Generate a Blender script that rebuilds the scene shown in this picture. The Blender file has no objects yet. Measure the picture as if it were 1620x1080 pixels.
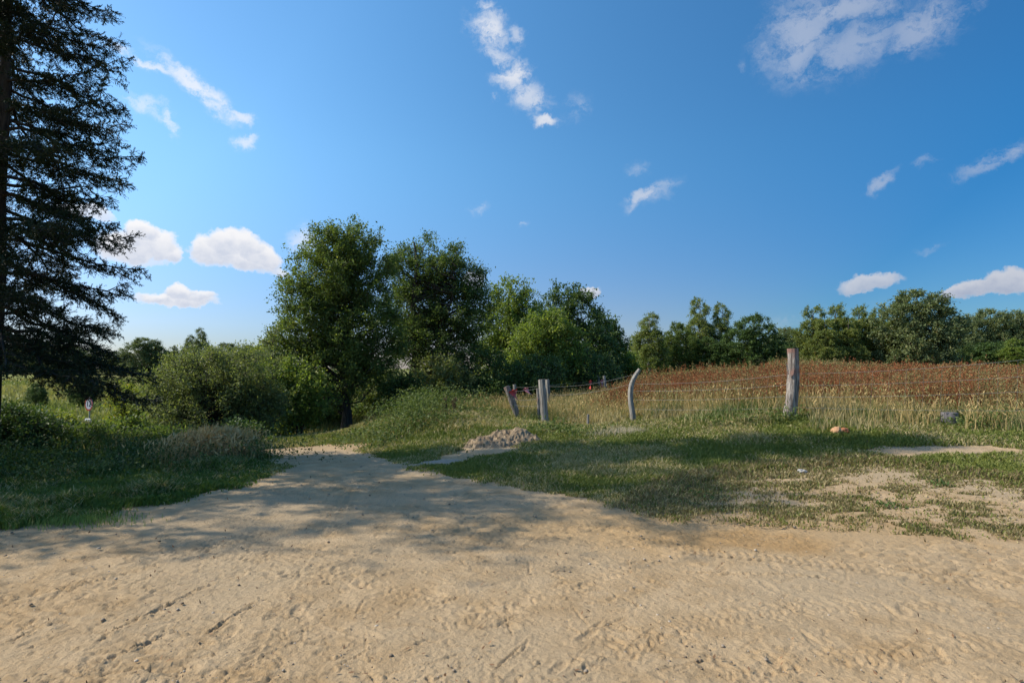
import bpy, math, time
import numpy as np
from mathutils import Vector
T0 = time.time()
rng = np.random.default_rng(7)
scene = bpy.context.scene
COL = scene.collection
PI = math.pi

# ------------------------------------------------------------------ camera
F = 900.0                       # focal length in photo pixels (photo 1620 px wide)
TILT = math.atan(43.0 / F)
CAMZ = 1.6
cam_d = bpy.data.cameras.new('camera')
cam = bpy.data.objects.new('camera', cam_d)
COL.objects.link(cam)
cam_d.sensor_width = 36.0
cam_d.lens = 36.0 * F / 1620.0
cam_d.clip_start = 0.05
cam_d.clip_end = 6000
cam.location = (0, 0, CAMZ)
cam.rotation_euler = (PI / 2 + TILT, 0, 0)
scene.camera = cam
CT, ST = math.cos(TILT), math.sin(TILT)

def ray(px, py):
    x = (px - 810) / F; y = (540 - py) / F
    return np.array([x, CT - y * ST, ST + y * CT])
def at(px, py, Y):
    d = ray(px, py); d = d * (Y / d[1])
    return np.array([d[0], d[1], d[2] + CAMZ])

# ------------------------------------------------------------------ light
SUN_EL = math.radians(42)
SUN_AZ = math.radians(-90)        # azimuth from +Y, clockwise positive: the sun stands square to the left
sdir = Vector((math.sin(SUN_AZ) * math.cos(SUN_EL), math.cos(SUN_AZ) * math.cos(SUN_EL), math.sin(SUN_EL)))
sun_d = bpy.data.lights.new('sun', 'SUN')
sun_d.energy = 5.0
sun_d.angle = math.radians(0.53)
sun_d.color = (1.0, 0.93, 0.80)
sun = bpy.data.objects.new('sun', sun_d)
COL.objects.link(sun)
sun.rotation_euler = (-sdir).to_track_quat('-Z', 'Y').to_euler()
sun.location = (-30, 10, 40)

scene.view_settings.view_transform = 'Standard'
scene.view_settings.look = 'None'
scene.view_settings.exposure = 0.0
scene.view_settings.gamma = 1.0

# ------------------------------------------------------------------ world: sky texture + clouds by direction
world = bpy.data.worlds.new('World')
scene.world = world
world.use_nodes = True
nt = world.node_tree
for n in list(nt.nodes): nt.nodes.remove(n)
class NG:
    """small helper to write node maths"""
    def __init__(s, nt): s.nt = nt
    def new(s, t, **kw):
        n = s.nt.nodes.new(t)
        for k, v in kw.items(): setattr(n, k, v)
        return n
    def lk(s, a, b): s.nt.links.new(a, b)
    def put(s, sock, v):
        if isinstance(v, bpy.types.NodeSocket): s.lk(v, sock)
        else: sock.default_value = v
    def m(s, op, a, b=None, c=None, clamp=False):
        n = s.new('ShaderNodeMath', operation=op, use_clamp=clamp)
        s.put(n.inputs[0], a)
        if b is not None: s.put(n.inputs[1], b)
        if c is not None: s.put(n.inputs[2], c)
        return n.outputs[0]
    def vm(s, op, a, b=None, scale=None):
        n = s.new('ShaderNodeVectorMath', operation=op)
        s.put(n.inputs[0], a)
        if b is not None: s.put(n.inputs[1], b)
        if scale is not None: s.put(n.inputs['Scale'], scale)
        return n.outputs['Value'] if op in ('LENGTH', 'DOT_PRODUCT') else n.outputs[0]
    def noise(s, vec, scale, detail=4, rough=0.55, dist=0.0, color=False):
        n = s.new('ShaderNodeTexNoise')
        if vec is not None: s.lk(vec, n.inputs['Vector'])
        n.inputs['Scale'].default_value = scale
        n.inputs['Detail'].default_value = detail
        n.inputs['Roughness'].default_value = rough
        n.inputs['Distortion'].default_value = dist
        return n.outputs['Color'] if color else n.outputs['Fac']
    def mapr(s, v, a, b, c=0.0, d=1.0, kind='SMOOTHSTEP'):
        n = s.new('ShaderNodeMapRange', interpolation_type=kind)
        s.put(n.inputs['Value'], v)
        for k, x in (('From Min', a), ('From Max', b), ('To Min', c), ('To Max', d)): s.put(n.inputs[k], x)
        return n.outputs['Result']
    def mix(s, f, a, b, blend='MIX'):
        n = s.new('ShaderNodeMix', data_type='RGBA', blend_type=blend)
        s.put(n.inputs[0], f); s.put(n.inputs[6], a); s.put(n.inputs[7], b)
        return n.outputs[2]
g = NG(nt)
out = g.new('ShaderNodeOutputWorld'); bg = g.new('ShaderNodeBackground')
bg.inputs['Strength'].default_value = 0.13
g.lk(bg.outputs[0], out.inputs[0])
sky = g.new('ShaderNodeTexSky', sky_type='NISHITA')
sky.sun_disc = False
sky.sun_elevation = SUN_EL
sky.sun_rotation = SUN_AZ
sky.altitude = 0
sky.air_density = 1.0
sky.dust_density = 0.6
sky.ozone_density = 2.2
tc = g.new('ShaderNodeTexCoord')
D = tc.outputs['Generated']
sep = g.new('ShaderNodeSeparateXYZ'); g.lk(D, sep.inputs[0])
AZ = g.m('ARCTAN2', sep.outputs[0], sep.outputs[1])
EL = g.m('ARCSINE', sep.outputs[2])
hs = g.new('ShaderNodeHueSaturation')
hs.inputs['Saturation'].default_value = 1.30
hs.inputs['Value'].default_value = 1.22
g.lk(sky.outputs[0], hs.inputs['Color'])
DOT = g.vm('DOT_PRODUCT', D, tuple(sdir))
HZ = g.mix(g.mapr(DOT, -0.36, 0.32, kind='LINEAR'), (1.15, .69, .80, 1), (.42, .47, .72, 1))
SKYC = g.mix(1.0, hs.outputs[0], g.mix(g.mapr(EL, 0.0, 0.38), HZ, (1, 1, 1.0, 1)), 'MULTIPLY')
# the sky is palest towards the sun and deepest blue away from it
SKYC = g.mix(1.0, SKYC, g.mix(g.mapr(g.vm('DOT_PRODUCT', D, tuple(sdir)), -0.3, 0.55, kind='LINEAR'), (.25, .64, .78, 1), (1.72, 1.60, 1.40, 1)), 'MULTIPLY')
comb = g.new('ShaderNodeCombineXYZ'); g.lk(AZ, comb.inputs[0]); g.lk(EL, comb.inputs[1])
AE = comb.outputs[0]
# warped coordinates: ragged cloud edges
w1 = g.vm('SUBTRACT', g.noise(AE, 14, 5, 0.6, color=True), (0.5, 0.5, 0.5))
w2 = g.vm('SUBTRACT', g.noise(AE, 45, 6, 0.65, color=True), (0.5, 0.5, 0.5))
AEW = g.vm('ADD', g.vm('ADD', AE, g.vm('SCALE', w1, scale=0.055)), g.vm('SCALE', w2, scale=0.026))
AES = g.vm('ADD', g.vm('ADD', AE, g.vm('SCALE', w1, scale=0.040)), g.vm('SCALE', w2, scale=0.020))
wmp = g.new('ShaderNodeMapping'); g.lk(AEW, wmp.inputs[0]); wmp.inputs['Rotation'].default_value = (0, 0, .55); wmp.inputs['Scale'].default_value = (.75, 1.5, 1)
wisp = g.noise(wmp.outputs[0], 26, 8, 0.72)
fine = g.noise(AE, 60, 6, 0.6)
def azel(px, py):
    d = ray(px, py); d = d / np.linalg.norm(d)
    return math.atan2(d[0], d[1]), math.asin(d[2])
# px, py, rx, ry (photo pixels), turn (deg, clockwise in the picture), density, kind
clouds = [
 (205,392,46,28,0,1.0,'c'), (235,380,40,30,12,1.0,'c'), (262,398,26,17,0,1.0,'c'), (222,362,26,20,0,1.0,'c'), (215,408,46,12,0,.6,'c'),
 (372,408,70,20,8,1.0,'c'), (328,396,27,26,0,1.0,'c'), (358,384,32,26,0,1.0,'c'), (385,386,30,22,10,1.0,'c'), (410,402,36,20,20,1.0,'c'), (432,424,26,9,20,.8,'c'),
 (283,478,60,12,4,1.0,'c'), (285,465,24,15,0,1.0,'c'), (245,474,22,9,0,.9,'c'), (315,473,28,12,8,.95,'c'), (130,335,40,14,0,.8,'c'),
 (310,140,66,17,33,.85,'w'), (225,92,62,9,16,.75,'w'), (378,188,22,9,12,.75,'w'), (232,165,34,11,15,.55,'w'),
 (262,190,24,9,60,.6,'w'), (388,226,18,11,-20,.7,'w'),
 (775,48,34,28,10,.85,'w'), (790,90,34,16,25,.6,'w'), (815,122,30,18,0,.9,'w'), (838,158,36,22,30,.7,'w'),
 (866,196,18,11,0,.9,'w'), (910,170,22,22,0,.35,'w'), (820,60,14,18,0,.6,'w'), (765,8,16,10,0,.6,'w'), (783,152,9,6,0,.5,'w'),
 (1270,60,60,70,10,.8,'w'), (1350,80,70,40,-20,.7,'w'), (1330,15,90,26,0,.8,'w'), (1450,42,60,40,-10,.75,'w'),
 (1540,10,50,10,0,.4,'w'), (1215,90,18,24,20,.5,'w'), (1275,118,32,22,0,.7,'w'), (1180,102,9,9,0,.4,'w'),
 (1020,308,34,11,-18,.8,'w'), (1045,302,30,16,-30,.5,'w'), (1015,270,20,14,0,.3,'w'), (757,330,18,7,0,.4,'w'),
 (1393,294,26,10,-30,.8,'w'), (1585,250,60,16,-20,.75,'w'), (1465,262,18,9,-25,.45,'w'), (828,358,8,5,0,.45,'w'),
 (1375,448,46,14,-6,.85,'c'), (1555,456,66,13,-10,.95,'c'), (1605,446,40,20,0,.95,'c'), (1470,392,16,7,0,.4,'w'),
 (933,460,20,11,0,.85,'c'), (480,378,28,26,-30,.6,'w'), (1270,500,120,10,-7,.28,'w'), (748,445,18,20,0,.7,'c'),
 (1210,528,140,28,0,.22,'w'), (1000,545,50,14,0,.3,'w'),
]
mask = None; shade = None
for (px, py, rx, ry, rot, dens, kind) in clouds:
    a0, e0 = azel(px, py)
    k = 1.0 / math.hypot(F, math.hypot(px - 810, py - 583))     # radians per pixel there
    ra, re = rx * k / math.cos(e0), ry * k
    src = AES if kind == 'c' else AEW
    mp = g.new('ShaderNodeMapping', vector_type='TEXTURE')
    g.lk(src, mp.inputs['Vector'])
    mp.inputs['Location'].default_value = (a0, e0, 0)
    mp.inputs['Rotation'].default_value = (0, 0, -math.radians(rot))
    mp.inputs['Scale'].default_value = (ra, re, 1)
    ln = g.vm('LENGTH', mp.outputs[0])
    if kind == 'c':
        f = g.mapr(ln, 1.18, 0.72, 0.0, dens)
    else:
        f = g.mapr(ln, 1.55, 0.15, 0.0, dens)
    if kind == 'w':
        wm = f
        mask_w = wm if 'mask_w' not in globals() else g.m('MAXIMUM', mask_w, wm)
    else:
        mask = f if mask is None else g.m('MAXIMUM', mask, f)
        sy = g.new('ShaderNodeSeparateXYZ'); g.lk(mp.outputs[0], sy.inputs[0])
        sh = g.m('MULTIPLY', g.mapr(sy.outputs[1], 0.7, -0.5), f)
        shade = sh if shade is None else g.m('MAXIMUM', shade, sh)
mask_w = g.m('MULTIPLY', mask_w, g.mapr(g.m('ADD', wisp, g.m('MULTIPLY', mask_w, 0.22)), 0.45, 0.70))
mask_c = g.m('MULTIPLY', mask, g.mapr(g.m('ADD', fine, g.m('MULTIPLY', mask, 0.6)), 0.55, 0.80))
mall = g.m('MAXIMUM', g.m('MULTIPLY', mask_w, g.mapr(AZ, 0.1, 0.45, .88, .52)), mask_c, clamp=True)
ccol = g.mix(g.m('MULTIPLY', shade, g.mapr(fine, .3, .7, .55, .95)), (7.2, 7.3, 7.5, 1), (4.7, 5.2, 6.2, 1))
# clouds far from the sun are less bright
dots = g.vm('DOT_PRODUCT', D, tuple(sdir))
ccol = g.mix(1.0, ccol, g.mix(g.mapr(dots, -0.6, 0.75, 0, 1), (.60, .62, .68, 1), (1.05, 1.03, 1.02, 1)), 'MULTIPLY')
fin = g.mix(mall, SKYC, ccol)
g.lk(fin, bg.inputs['Color'])

# ------------------------------------------------------------------ numpy noise
def _h(ix, iy, seed):
    n = (ix.astype(np.int64) * 374761393 + iy.astype(np.int64) * 668265263 + seed * 974634777) & 0xffffffff
    n = ((n ^ (n >> 13)) * 1274126177) & 0xffffffff
    n = n ^ (n >> 16)
    return (n & 0xffffff) / float(0xffffff)
def vn(x, y, seed=0):
    ix = np.floor(x); iy = np.floor(y); fx = x - ix; fy = y - iy
    fx = fx * fx * fx * (fx * (fx * 6 - 15) + 10); fy = fy * fy * fy * (fy * (fy * 6 - 15) + 10)
    a = _h(ix, iy, seed); b = _h(ix + 1, iy, seed); c = _h(ix, iy + 1, seed); d = _h(ix + 1, iy + 1, seed)
    return (a * (1 - fx) + b * fx) * (1 - fy) + (c * (1 - fx) + d * fx) * fy
def fbm(x, y, sc, octv=4, seed=0, gain=0.5):
    s = 0; a = 1; t = 0
    for o in range(octv):
        s = s + a * vn(x * sc + o * 17.3, y * sc - o * 9.1, seed + o); t += a; a *= gain; sc *= 2.03
    return s / t
def sst(a, b, x):
    t = np.clip((x - a) / (b - a), 0, 1); return t * t * (3 - 2 * t)

# ------------------------------------------------------------------ terrain height
cp = []
for p in [(-6,1),(6,1),(-3,3),(3,3),(0,5),(-5,5),(6,5),(12,4),(-12,3),(0,-10),(-15,-10),(15,-10),(30,0),(-30,0),(0,-40),(40,-30),(-40,-30)]:
    cp.append((p[0], p[1], 0.0))
for (px, py, Y) in [
    (440,740,9.2),(230,805,6.5),(700,748,8.8),(900,790,7.0),(1100,815,6.2),(560,706,13.5),(480,711,12.6),(420,713,12.2),
    (500,701,15.5),(545,693,24),(430,694,20),(668,662,15.5),(610,714,12.3),(740,702,12.2),(800,702,12.0),(720,646,18.5),(820,658,20),
    (860,672,17),(1000,665,15.5),(1250,658,13),(1502,674,12),(1620,682,11),(1300,702,10.3),(1300,760,7.9),(1500,780,7.2),
    (1010,603,45),(1180,589,46),(1110,591,43),(1400,602,52),(1600,606,50),(950,628,30),(880,640,34),(760,640,34),(640,655,30),
    (1100,628,25),(1400,632,22),(1100,597,75),(1400,596,80),
    (200,742,9.5),(100,738,9.5),(340,722,10.5),(5,707,12),(330,690,19),(330,660,30),(150,680,22),(150,625,55),(150,603,95),(150,592,150),
    (-300,590,120),(-400,640,40),(-300,720,14),(1900,700,11),(2200,610,50),(600,620,60),(700,600,100)]:
    cp.append(tuple(at(px, py, Y)))
cp.append((-20, 27, -1.9))
cp = np.array(cp)
def _phi(r2): return np.sqrt(r2 + 1.5)
_d2 = ((cp[:, None, :2] - cp[None, :, :2]) ** 2).sum(-1)
_A = _phi(_d2); _A[np.diag_indices(len(cp))] -= 0.12
_B = np.zeros((len(cp) + 1, len(cp) + 1)); _B[:-1, :-1] = _A; _B[-1, :-1] = 1; _B[:-1, -1] = 1
_w = np.linalg.solve(_B, np.append(cp[:, 2], 0))
def ground(x, y):
    x = np.asarray(x, float); y = np.asarray(y, float)
    z = np.full(x.shape, _w[-1])
    for i in range(len(cp)):
        z = z + _w[i] * _phi((x - cp[i, 0]) ** 2 + (y - cp[i, 1]) ** 2)
    r = np.hypot(x, y)
    k = sst(110, 190, r)
    return z * (1 - k) + 0.55 * k
def gz(x, y): return float(ground(np.array([x]), np.array([y]))[0])
def hit(px, py, ymax=160):
    Y = np.geomspace(1.5, ymax, 1500); d = ray(px, py)
    X = d[0] / d[1] * Y; Z = CAMZ + d[2] / d[1] * Y
    f = Z - ground(X, Y); i = np.argmax(f < 0)
    if i == 0: i = len(Y) - 1
    return X[i], Y[i]

# sand area (world polygon found from where its edge meets the ground)
edge = [(-40, -10), (-40, 1.0), (-12, 4.3)] + [hit(*p) for p in [(-150,868),(0,848),(60,836),(120,824),(200,808),(300,795),(380,775),(430,752),(446,738),(425,724),(392,717),
        (400,712),(470,707),(540,702),(585,701),(563,709),(585,722),(640,731),(668,740),(700,752),(770,768),(850,782),(930,797),(1000,808),(1080,816),(1180,815),(1300,826),(1450,836),(1620,842)]] + [(12, 5.2), (40, 4.5), (40, -10)]
edge = np.array(edge)
def sdpoly(x, y, P):
    n = len(P); d = np.full(x.shape, 1e9); ins = np.zeros(x.shape, bool)
    for i in range(n):
        a = P[i]; b = P[(i + 1) % n]; e = b - a
        t = np.clip(((x - a[0]) * e[0] + (y - a[1]) * e[1]) / (e @ e), 0, 1)
        d = np.minimum(d, np.hypot(x - a[0] - e[0] * t, y - a[1] - e[1] * t))
        c = ((a[1] > y) != (b[1] > y)) & (x < (b[0] - a[0]) * (y - a[1]) / (b[1] - a[1] + 1e-12) + a[0])
        ins ^= c
    return np.where(ins, -d, d)
def poly_px(L): return np.array([hit(*p) for p in L])
P_patch = poly_px([(1080,815),(1130,775),(1230,752),(1400,742),(1560,765),(1800,790),(1900,850),(1620,843),(1300,827)])
P_strip = poly_px([(1370,716),(1440,708),(1560,707),(1592,713),(1500,719),(1420,721)])
P_heap = poly_px([(665,734),(705,726),(740,712),(765,700),(815,703),(825,712),(780,720),(710,735)])
def grassiness(x, y):
    """0 bare sand .. 1 full grass cover"""
    far = np.hypot(x, y) > 30
    n1 = fbm(x, y, 1.3, 4, 5) - 0.5; n2 = fbm(x, y, 5.0, 3, 11) - 0.5
    d = sdpoly(x, y, edge)
    gm = sst(-0.12, 0.22, d + n1 * 0.9 + n2 * 0.35)
    for P, w in ((P_patch, 1.0),):
        dd = sdpoly(x, y, P)
        pat = sst(0.45, 0.68, fbm(x, y * 1.6, 2.6, 5, 21, .62) + 0.13 * sst(-0.6, 0.3, dd) )
        gm = np.where(dd < 0.25, np.minimum(gm, np.maximum(pat, sst(-0.5, 0.25, dd + n1))), gm)
    for P in (P_strip, P_heap):
        dd = sdpoly(x, y, P)
        gm = np.minimum(gm, sst(-0.05, 0.25, dd + n1 * 0.5 + n2 * .3))
    return np.where(far, 1.0, gm)

# ------------------------------------------------------------------ materials
def mat(name):
    m = bpy.data.materials.new(name); m.use_nodes = True
    for n in list(m.node_tree.nodes): m.node_tree.nodes.remove(n)
    g = NG(m.node_tree); o = g.new('ShaderNodeOutputMaterial')
    p = g.new('ShaderNodeBsdfPrincipled')
    p.inputs['Specular IOR Level'].default_value = 0.25
    g.lk(p.outputs[0], o.inputs[0])
    return m, g, p, o
def leaf_mat(name, c1, c2, c3=None, transl=0.42, tcol=None, rough=0.5, scale=0.8, spec=0.22):
    m, g, p, o = mat(name)
    geo = g.new('ShaderNodeNewGeometry')
    r = geo.outputs['Random Per Island']
    nz = g.noise(None, scale, 3, 0.5)
    tcn = g.new('ShaderNodeTexCoord'); g.lk(tcn.outputs['Object'], nz.node.inputs['Vector'])
    f = g.m('ADD', g.m('MULTIPLY', r, 0.65), g.mapr(nz, .3, .7, -.1, .45), clamp=True)
    col = g.mix(f, (*c1, 1), (*c2, 1))
    if c3 is not None:
        col = g.mix(g.mapr(r, 0.9, 0.97), col, (*c3, 1))
    g.lk(col, p.inputs['Base Color'])
    p.inputs['Roughness'].default_value = rough
    p.inputs['Specular IOR Level'].default_value = spec
    if transl > 0:
        tr = g.new('ShaderNodeBsdfTranslucent')
        tc_ = g.mix(1.0, col, (*(tcol or (1.45, 1.5, 0.65)), 1), 'MULTIPLY')
        g.lk(tc_, tr.inputs['Color'])
        ms = g.new('ShaderNodeMixShader'); ms.inputs[0].default_value = transl
        g.lk(p.outputs[0], ms.inputs[1]); g.lk(tr.outputs[0], ms.inputs[2]); g.lk(ms.outputs[0], o.inputs[0])
    return m
def attr_mat(name, transl=0.3, rough=0.6):
    m, g, p, o = mat(name)
    a = g.new('ShaderNodeAttribute', attribute_name='col')
    g.lk(a.outputs['Color'], p.inputs['Base Color'])
    p.inputs['Roughness'].default_value = rough
    p.inputs['Specular IOR Level'].default_value = 0.2
    if transl > 0:
        tr = g.new('ShaderNodeBsdfTranslucent')
        g.lk(g.mix(1.0, a.outputs['Color'], (1.35, 1.4, .8, 1), 'MULTIPLY'), tr.inputs['Color'])
        ms = g.new('ShaderNodeMixShader'); ms.inputs[0].default_value = transl
        g.lk(p.outputs[0], ms.inputs[1]); g.lk(tr.outputs[0], ms.inputs[2]); g.lk(ms.outputs[0], o.inputs[0])
    return m
def bark_mat(name, c1, c2, sx=14, sz=2.5, bump=0.02, c3=None):
    m, g, p, o = mat(name)
    tcn = g.new('ShaderNodeTexCoord'); mp = g.new('ShaderNodeMapping')
    g.lk(tcn.outputs['Object'], mp.inputs[0]); mp.inputs['Scale'].default_value = (sx, sx, sz)
    n1 = g.noise(mp.outputs[0], 1.0, 6, .65, .6); n2 = g.noise(tcn.outputs['Object'], 2.3, 3, .5)
    col = g.mix(g.mapr(n1, .35, .65), (*c1, 1), (*c2, 1))
    if c3: col = g.mix(g.mapr(n2, .52, .62), col, (*c3, 1))
    g.lk(col, p.inputs['Base Color']); p.inputs['Roughness'].default_value = .9
    b = g.new('ShaderNodeBump'); b.inputs['Strength'].default_value = 1; b.inputs['Distance'].default_value = bump
    g.lk(n1, b.inputs['Height']); g.lk(b.outputs[0], p.inputs['Normal'])
    return m
M = {}
M['alder'] = leaf_mat('alder leaves', (0.075,0.112,0.031), (0.166,0.215,0.062), (0.281,0.298,0.096))
M['poplar'] = leaf_mat('poplar leaves', (0.066,0.105,0.033), (0.141,0.195,0.062), (0.248,0.269,0.110))
M['bright'] = leaf_mat('bright leaves', (0.107,0.161,0.033), (0.249,0.307,0.074), (0.393,0.403,0.118))
M['dark'] = leaf_mat('dark leaves', (0.056,0.097,0.029), (0.119,0.178,0.052), (0.178,0.231,0.082), transl=.25)
M['willow'] = leaf_mat('willow leaves', (0.112,0.143,0.055), (0.233,0.260,0.107), (0.373,0.370,0.202), scale=1.2)
M['yellow'] = leaf_mat('yellowish leaves', (0.169,0.208,0.038), (0.321,0.345,0.077), (0.460,0.332,0.089), scale=1.5)
M['birch'] = leaf_mat('birch leaves', (0.109,0.147,0.044), (0.239,0.274,0.090), (0.411,0.372,0.107))
M['needle'] = leaf_mat('spruce needles', (.014,.026,.012), (.035,.055,.022), (.07,.055,.03), transl=.08, scale=.6)
M['farwood'] = leaf_mat('far leaves', (0.115,0.152,0.071), (0.212,0.248,0.097), (0.298,0.268,0.123), transl=.2)
M['treeline'] = leaf_mat('tree line leaves', (.095,.155,.04), (.18,.235,.075), (.22,.26,.09), spec=.1)
M['grass'] = attr_mat('grass blades', .3)
M['dry'] = attr_mat('dry stems', .2, .8)
M['bark'] = bark_mat('dark bark', (.035,.028,.022), (.09,.075,.06))
M['birchbark'] = bark_mat('birch bark', (.10,.09,.08), (.5,.48,.44), 6, 6, .01)
M['wood'] = bark_mat('weathered wood', (.10,.088,.075), (.34,.31,.27), 30, 2.0, .012, (.27,.17,.13))
M['wood2'] = bark_mat('grey post wood', (.13,.115,.10), (.40,.37,.32), 36, 1.8, .008)
M['tallpost'] = bark_mat('peeling log', (.10,.08,.068), (.42,.37,.32), 26, 2.0, .03, (.26,.15,.12))

# ------------------------------------------------------------------ mesh builder
class MB:
    def __init__(s): s.v = []; s.f = []; s.n = 0; s.c = []
    def add(s, v, f, c=None):
        v = np.asarray(v, np.float32).reshape(-1, 3); f = np.asarray(f, np.int64)
        if len(v) == 0: return
        s.v.append(v); s.f.append(f + s.n); s.n += len(v)
        s.c.append(np.broadcast_to(np.asarray(c if c is not None else (1, 1, 1), np.float32), (len(v), 3)))
    def mesh(s, name, m, smooth=False, col=False):
        me = bpy.data.meshes.new(name)
        V = np.concatenate(s.v).astype(np.float32)
        L = np.concatenate([f.ravel() for f in s.f]).astype(np.int32)
        cnt = np.concatenate([np.full(len(f), f.shape[1]) for f in s.f])
        st = np.concatenate([[0], np.cumsum(cnt)[:-1]]).astype(np.int32)
        me.vertices.add(len(V)); me.vertices.foreach_set('co', V.ravel())
        me.loops.add(len(L)); me.loops.foreach_set('vertex_index', L)
        me.polygons.add(len(cnt)); me.polygons.foreach_set('loop_start', st)
        me.update(calc_edges=True)
        if smooth: me.polygons.foreach_set('use_smooth', np.ones(len(cnt), bool))
        if col:
            a = me.color_attributes.new('col', 'FLOAT_COLOR', 'POINT')
            C = np.ones((len(V), 4), np.float32); C[:, :3] = np.concatenate(s.c)
            a.data.foreach_set('color', C.ravel())
        if m: me.materials.append(m)
        me.validate()
        return me
    def build(s, name, m, parent=None, **kw):
        o = bpy.data.objects.new(name, s.mesh(name, m, **kw)); COL.objects.link(o)
        if parent: o.parent = parent
        return o
def tag(o, label=None, cat=None, group=None, kind=None):
    if label: o['label'] = label
    if cat: o['category'] = cat
    if group: o['group'] = group
    if kind: o['kind'] = kind
    return o
def empty(name, loc, label, cat, group=None, rz=0):
    o = bpy.data.objects.new(name, None); COL.objects.link(o); o.location = loc; o.rotation_euler.z = rz
    o.empty_display_size = .3
    return tag(o, label, cat, group)
def copy_tree(o, parent=None):
    c = o.copy(); COL.objects.link(c)
    if parent: c.parent = parent
    for ch in o.children: copy_tree(ch, c)
    return c
def tube(mb, P, R, sides=6, c=None, cap=True, rough=0.0, r=rng, groove=0.0):
    P = np.asarray(P, float); R = np.broadcast_to(np.asarray(R, float), (len(P),))
    t = np.gradient(P, axis=0); t /= np.linalg.norm(t, axis=1)[:, None] + 1e-9
    ref = np.array([0.3, 1, 0.1]) if abs(t[0][1]) < .8 else np.array([1, .2, .1])
    a = np.cross(t, ref); a /= np.linalg.norm(a, axis=1)[:, None] + 1e-9
    b = np.cross(t, a)
    th = np.arange(sides) / sides * 2 * PI
    rr = R[:, None] * np.ones(sides)
    if rough: rr = rr * (1 + rough * (r.random((len(P), sides)) - .5))
    if groove:
        th_ = np.arange(sides) / sides * 2 * PI; k = np.arange(len(P)) / len(P); o_ = r.random() * 90
        TT, KK = np.meshgrid(th_, k)
        gx, gy = np.cos(TT) * 3.2 + o_, np.sin(TT) * 3.2 + KK * 1.6
        rr = rr * (1 + groove * (fbm(gx, gy, 1.0, 4, 7, .65) - .5) * 2.4 + groove * .8 * (vn(np.cos(TT) * 1.2 + o_, KK * 5 + np.sin(TT), 3) - .5))
    V = P[:, None] + rr[:, :, None] * (np.cos(th)[None, :, None] * a[:, None] + np.sin(th)[None, :, None] * b[:, None])
    n = len(P); i = np.arange(n - 1)[:, None] * sides; j = np.arange(sides)[None]; j2 = (j + 1) % sides
    Fq = np.stack([i + j, i + j2, i + sides + j2, i + sides + j], -1).reshape(-1, 4)
    V = V.reshape(-1, 3)
    mb.add(V, Fq, c)
    if cap:
        base = (n - 1) * sides
        C = np.vstack([V[base:], P[-1:]])
        mb.add(C, np.stack([np.arange(sides), (np.arange(sides) + 1) % sides, np.full(sides, sides)], -1), c)
def wob(p0, p1, n, amp, r, sag=0.0, pw=1.0):
    p0 = np.asarray(p0, float); p1 = np.asarray(p1, float)
    t = np.linspace(0, 1, n); P = p0 + (p1 - p0) * t[:, None]
    L = np.linalg.norm(p1 - p0)
    P[1:-1] += (r.random((n - 2, 3)) - .5) * amp * L
    P[:, 2] += sag * 4 * t * (1 - t)
    return P
def leaves(mb, C, size, r, up=0.5, slim=0.5, c=None, axis=None):
    """rhombic leaves at the points C"""
    n = len(C)
    if n == 0: return
    d = r.normal(size=(n, 3))
    if axis is not None: d = d * 0.7 + axis
    d /= np.linalg.norm(d, axis=1)[:, None]
    nn = r.normal(size=(n, 3)); nn[:, 2] += up * 2
    s = np.cross(d, nn); s /= np.linalg.norm(s, axis=1)[:, None] + 1e-9
    L = (size * (0.6 + 0.8 * r.random(n)))[:, None]
    W = L * slim
    a = C; b = C + d * L * .45 + s * W * .5; e = C + d * L; f = C + d * L * .45 - s * W * .5
    V = np.stack([a, b, e, f], 1).reshape(-1, 3)
    Fq = (np.arange(n)[:, None] * 4 + np.arange(4)[None])
    mb.add(V, Fq, c)

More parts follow.
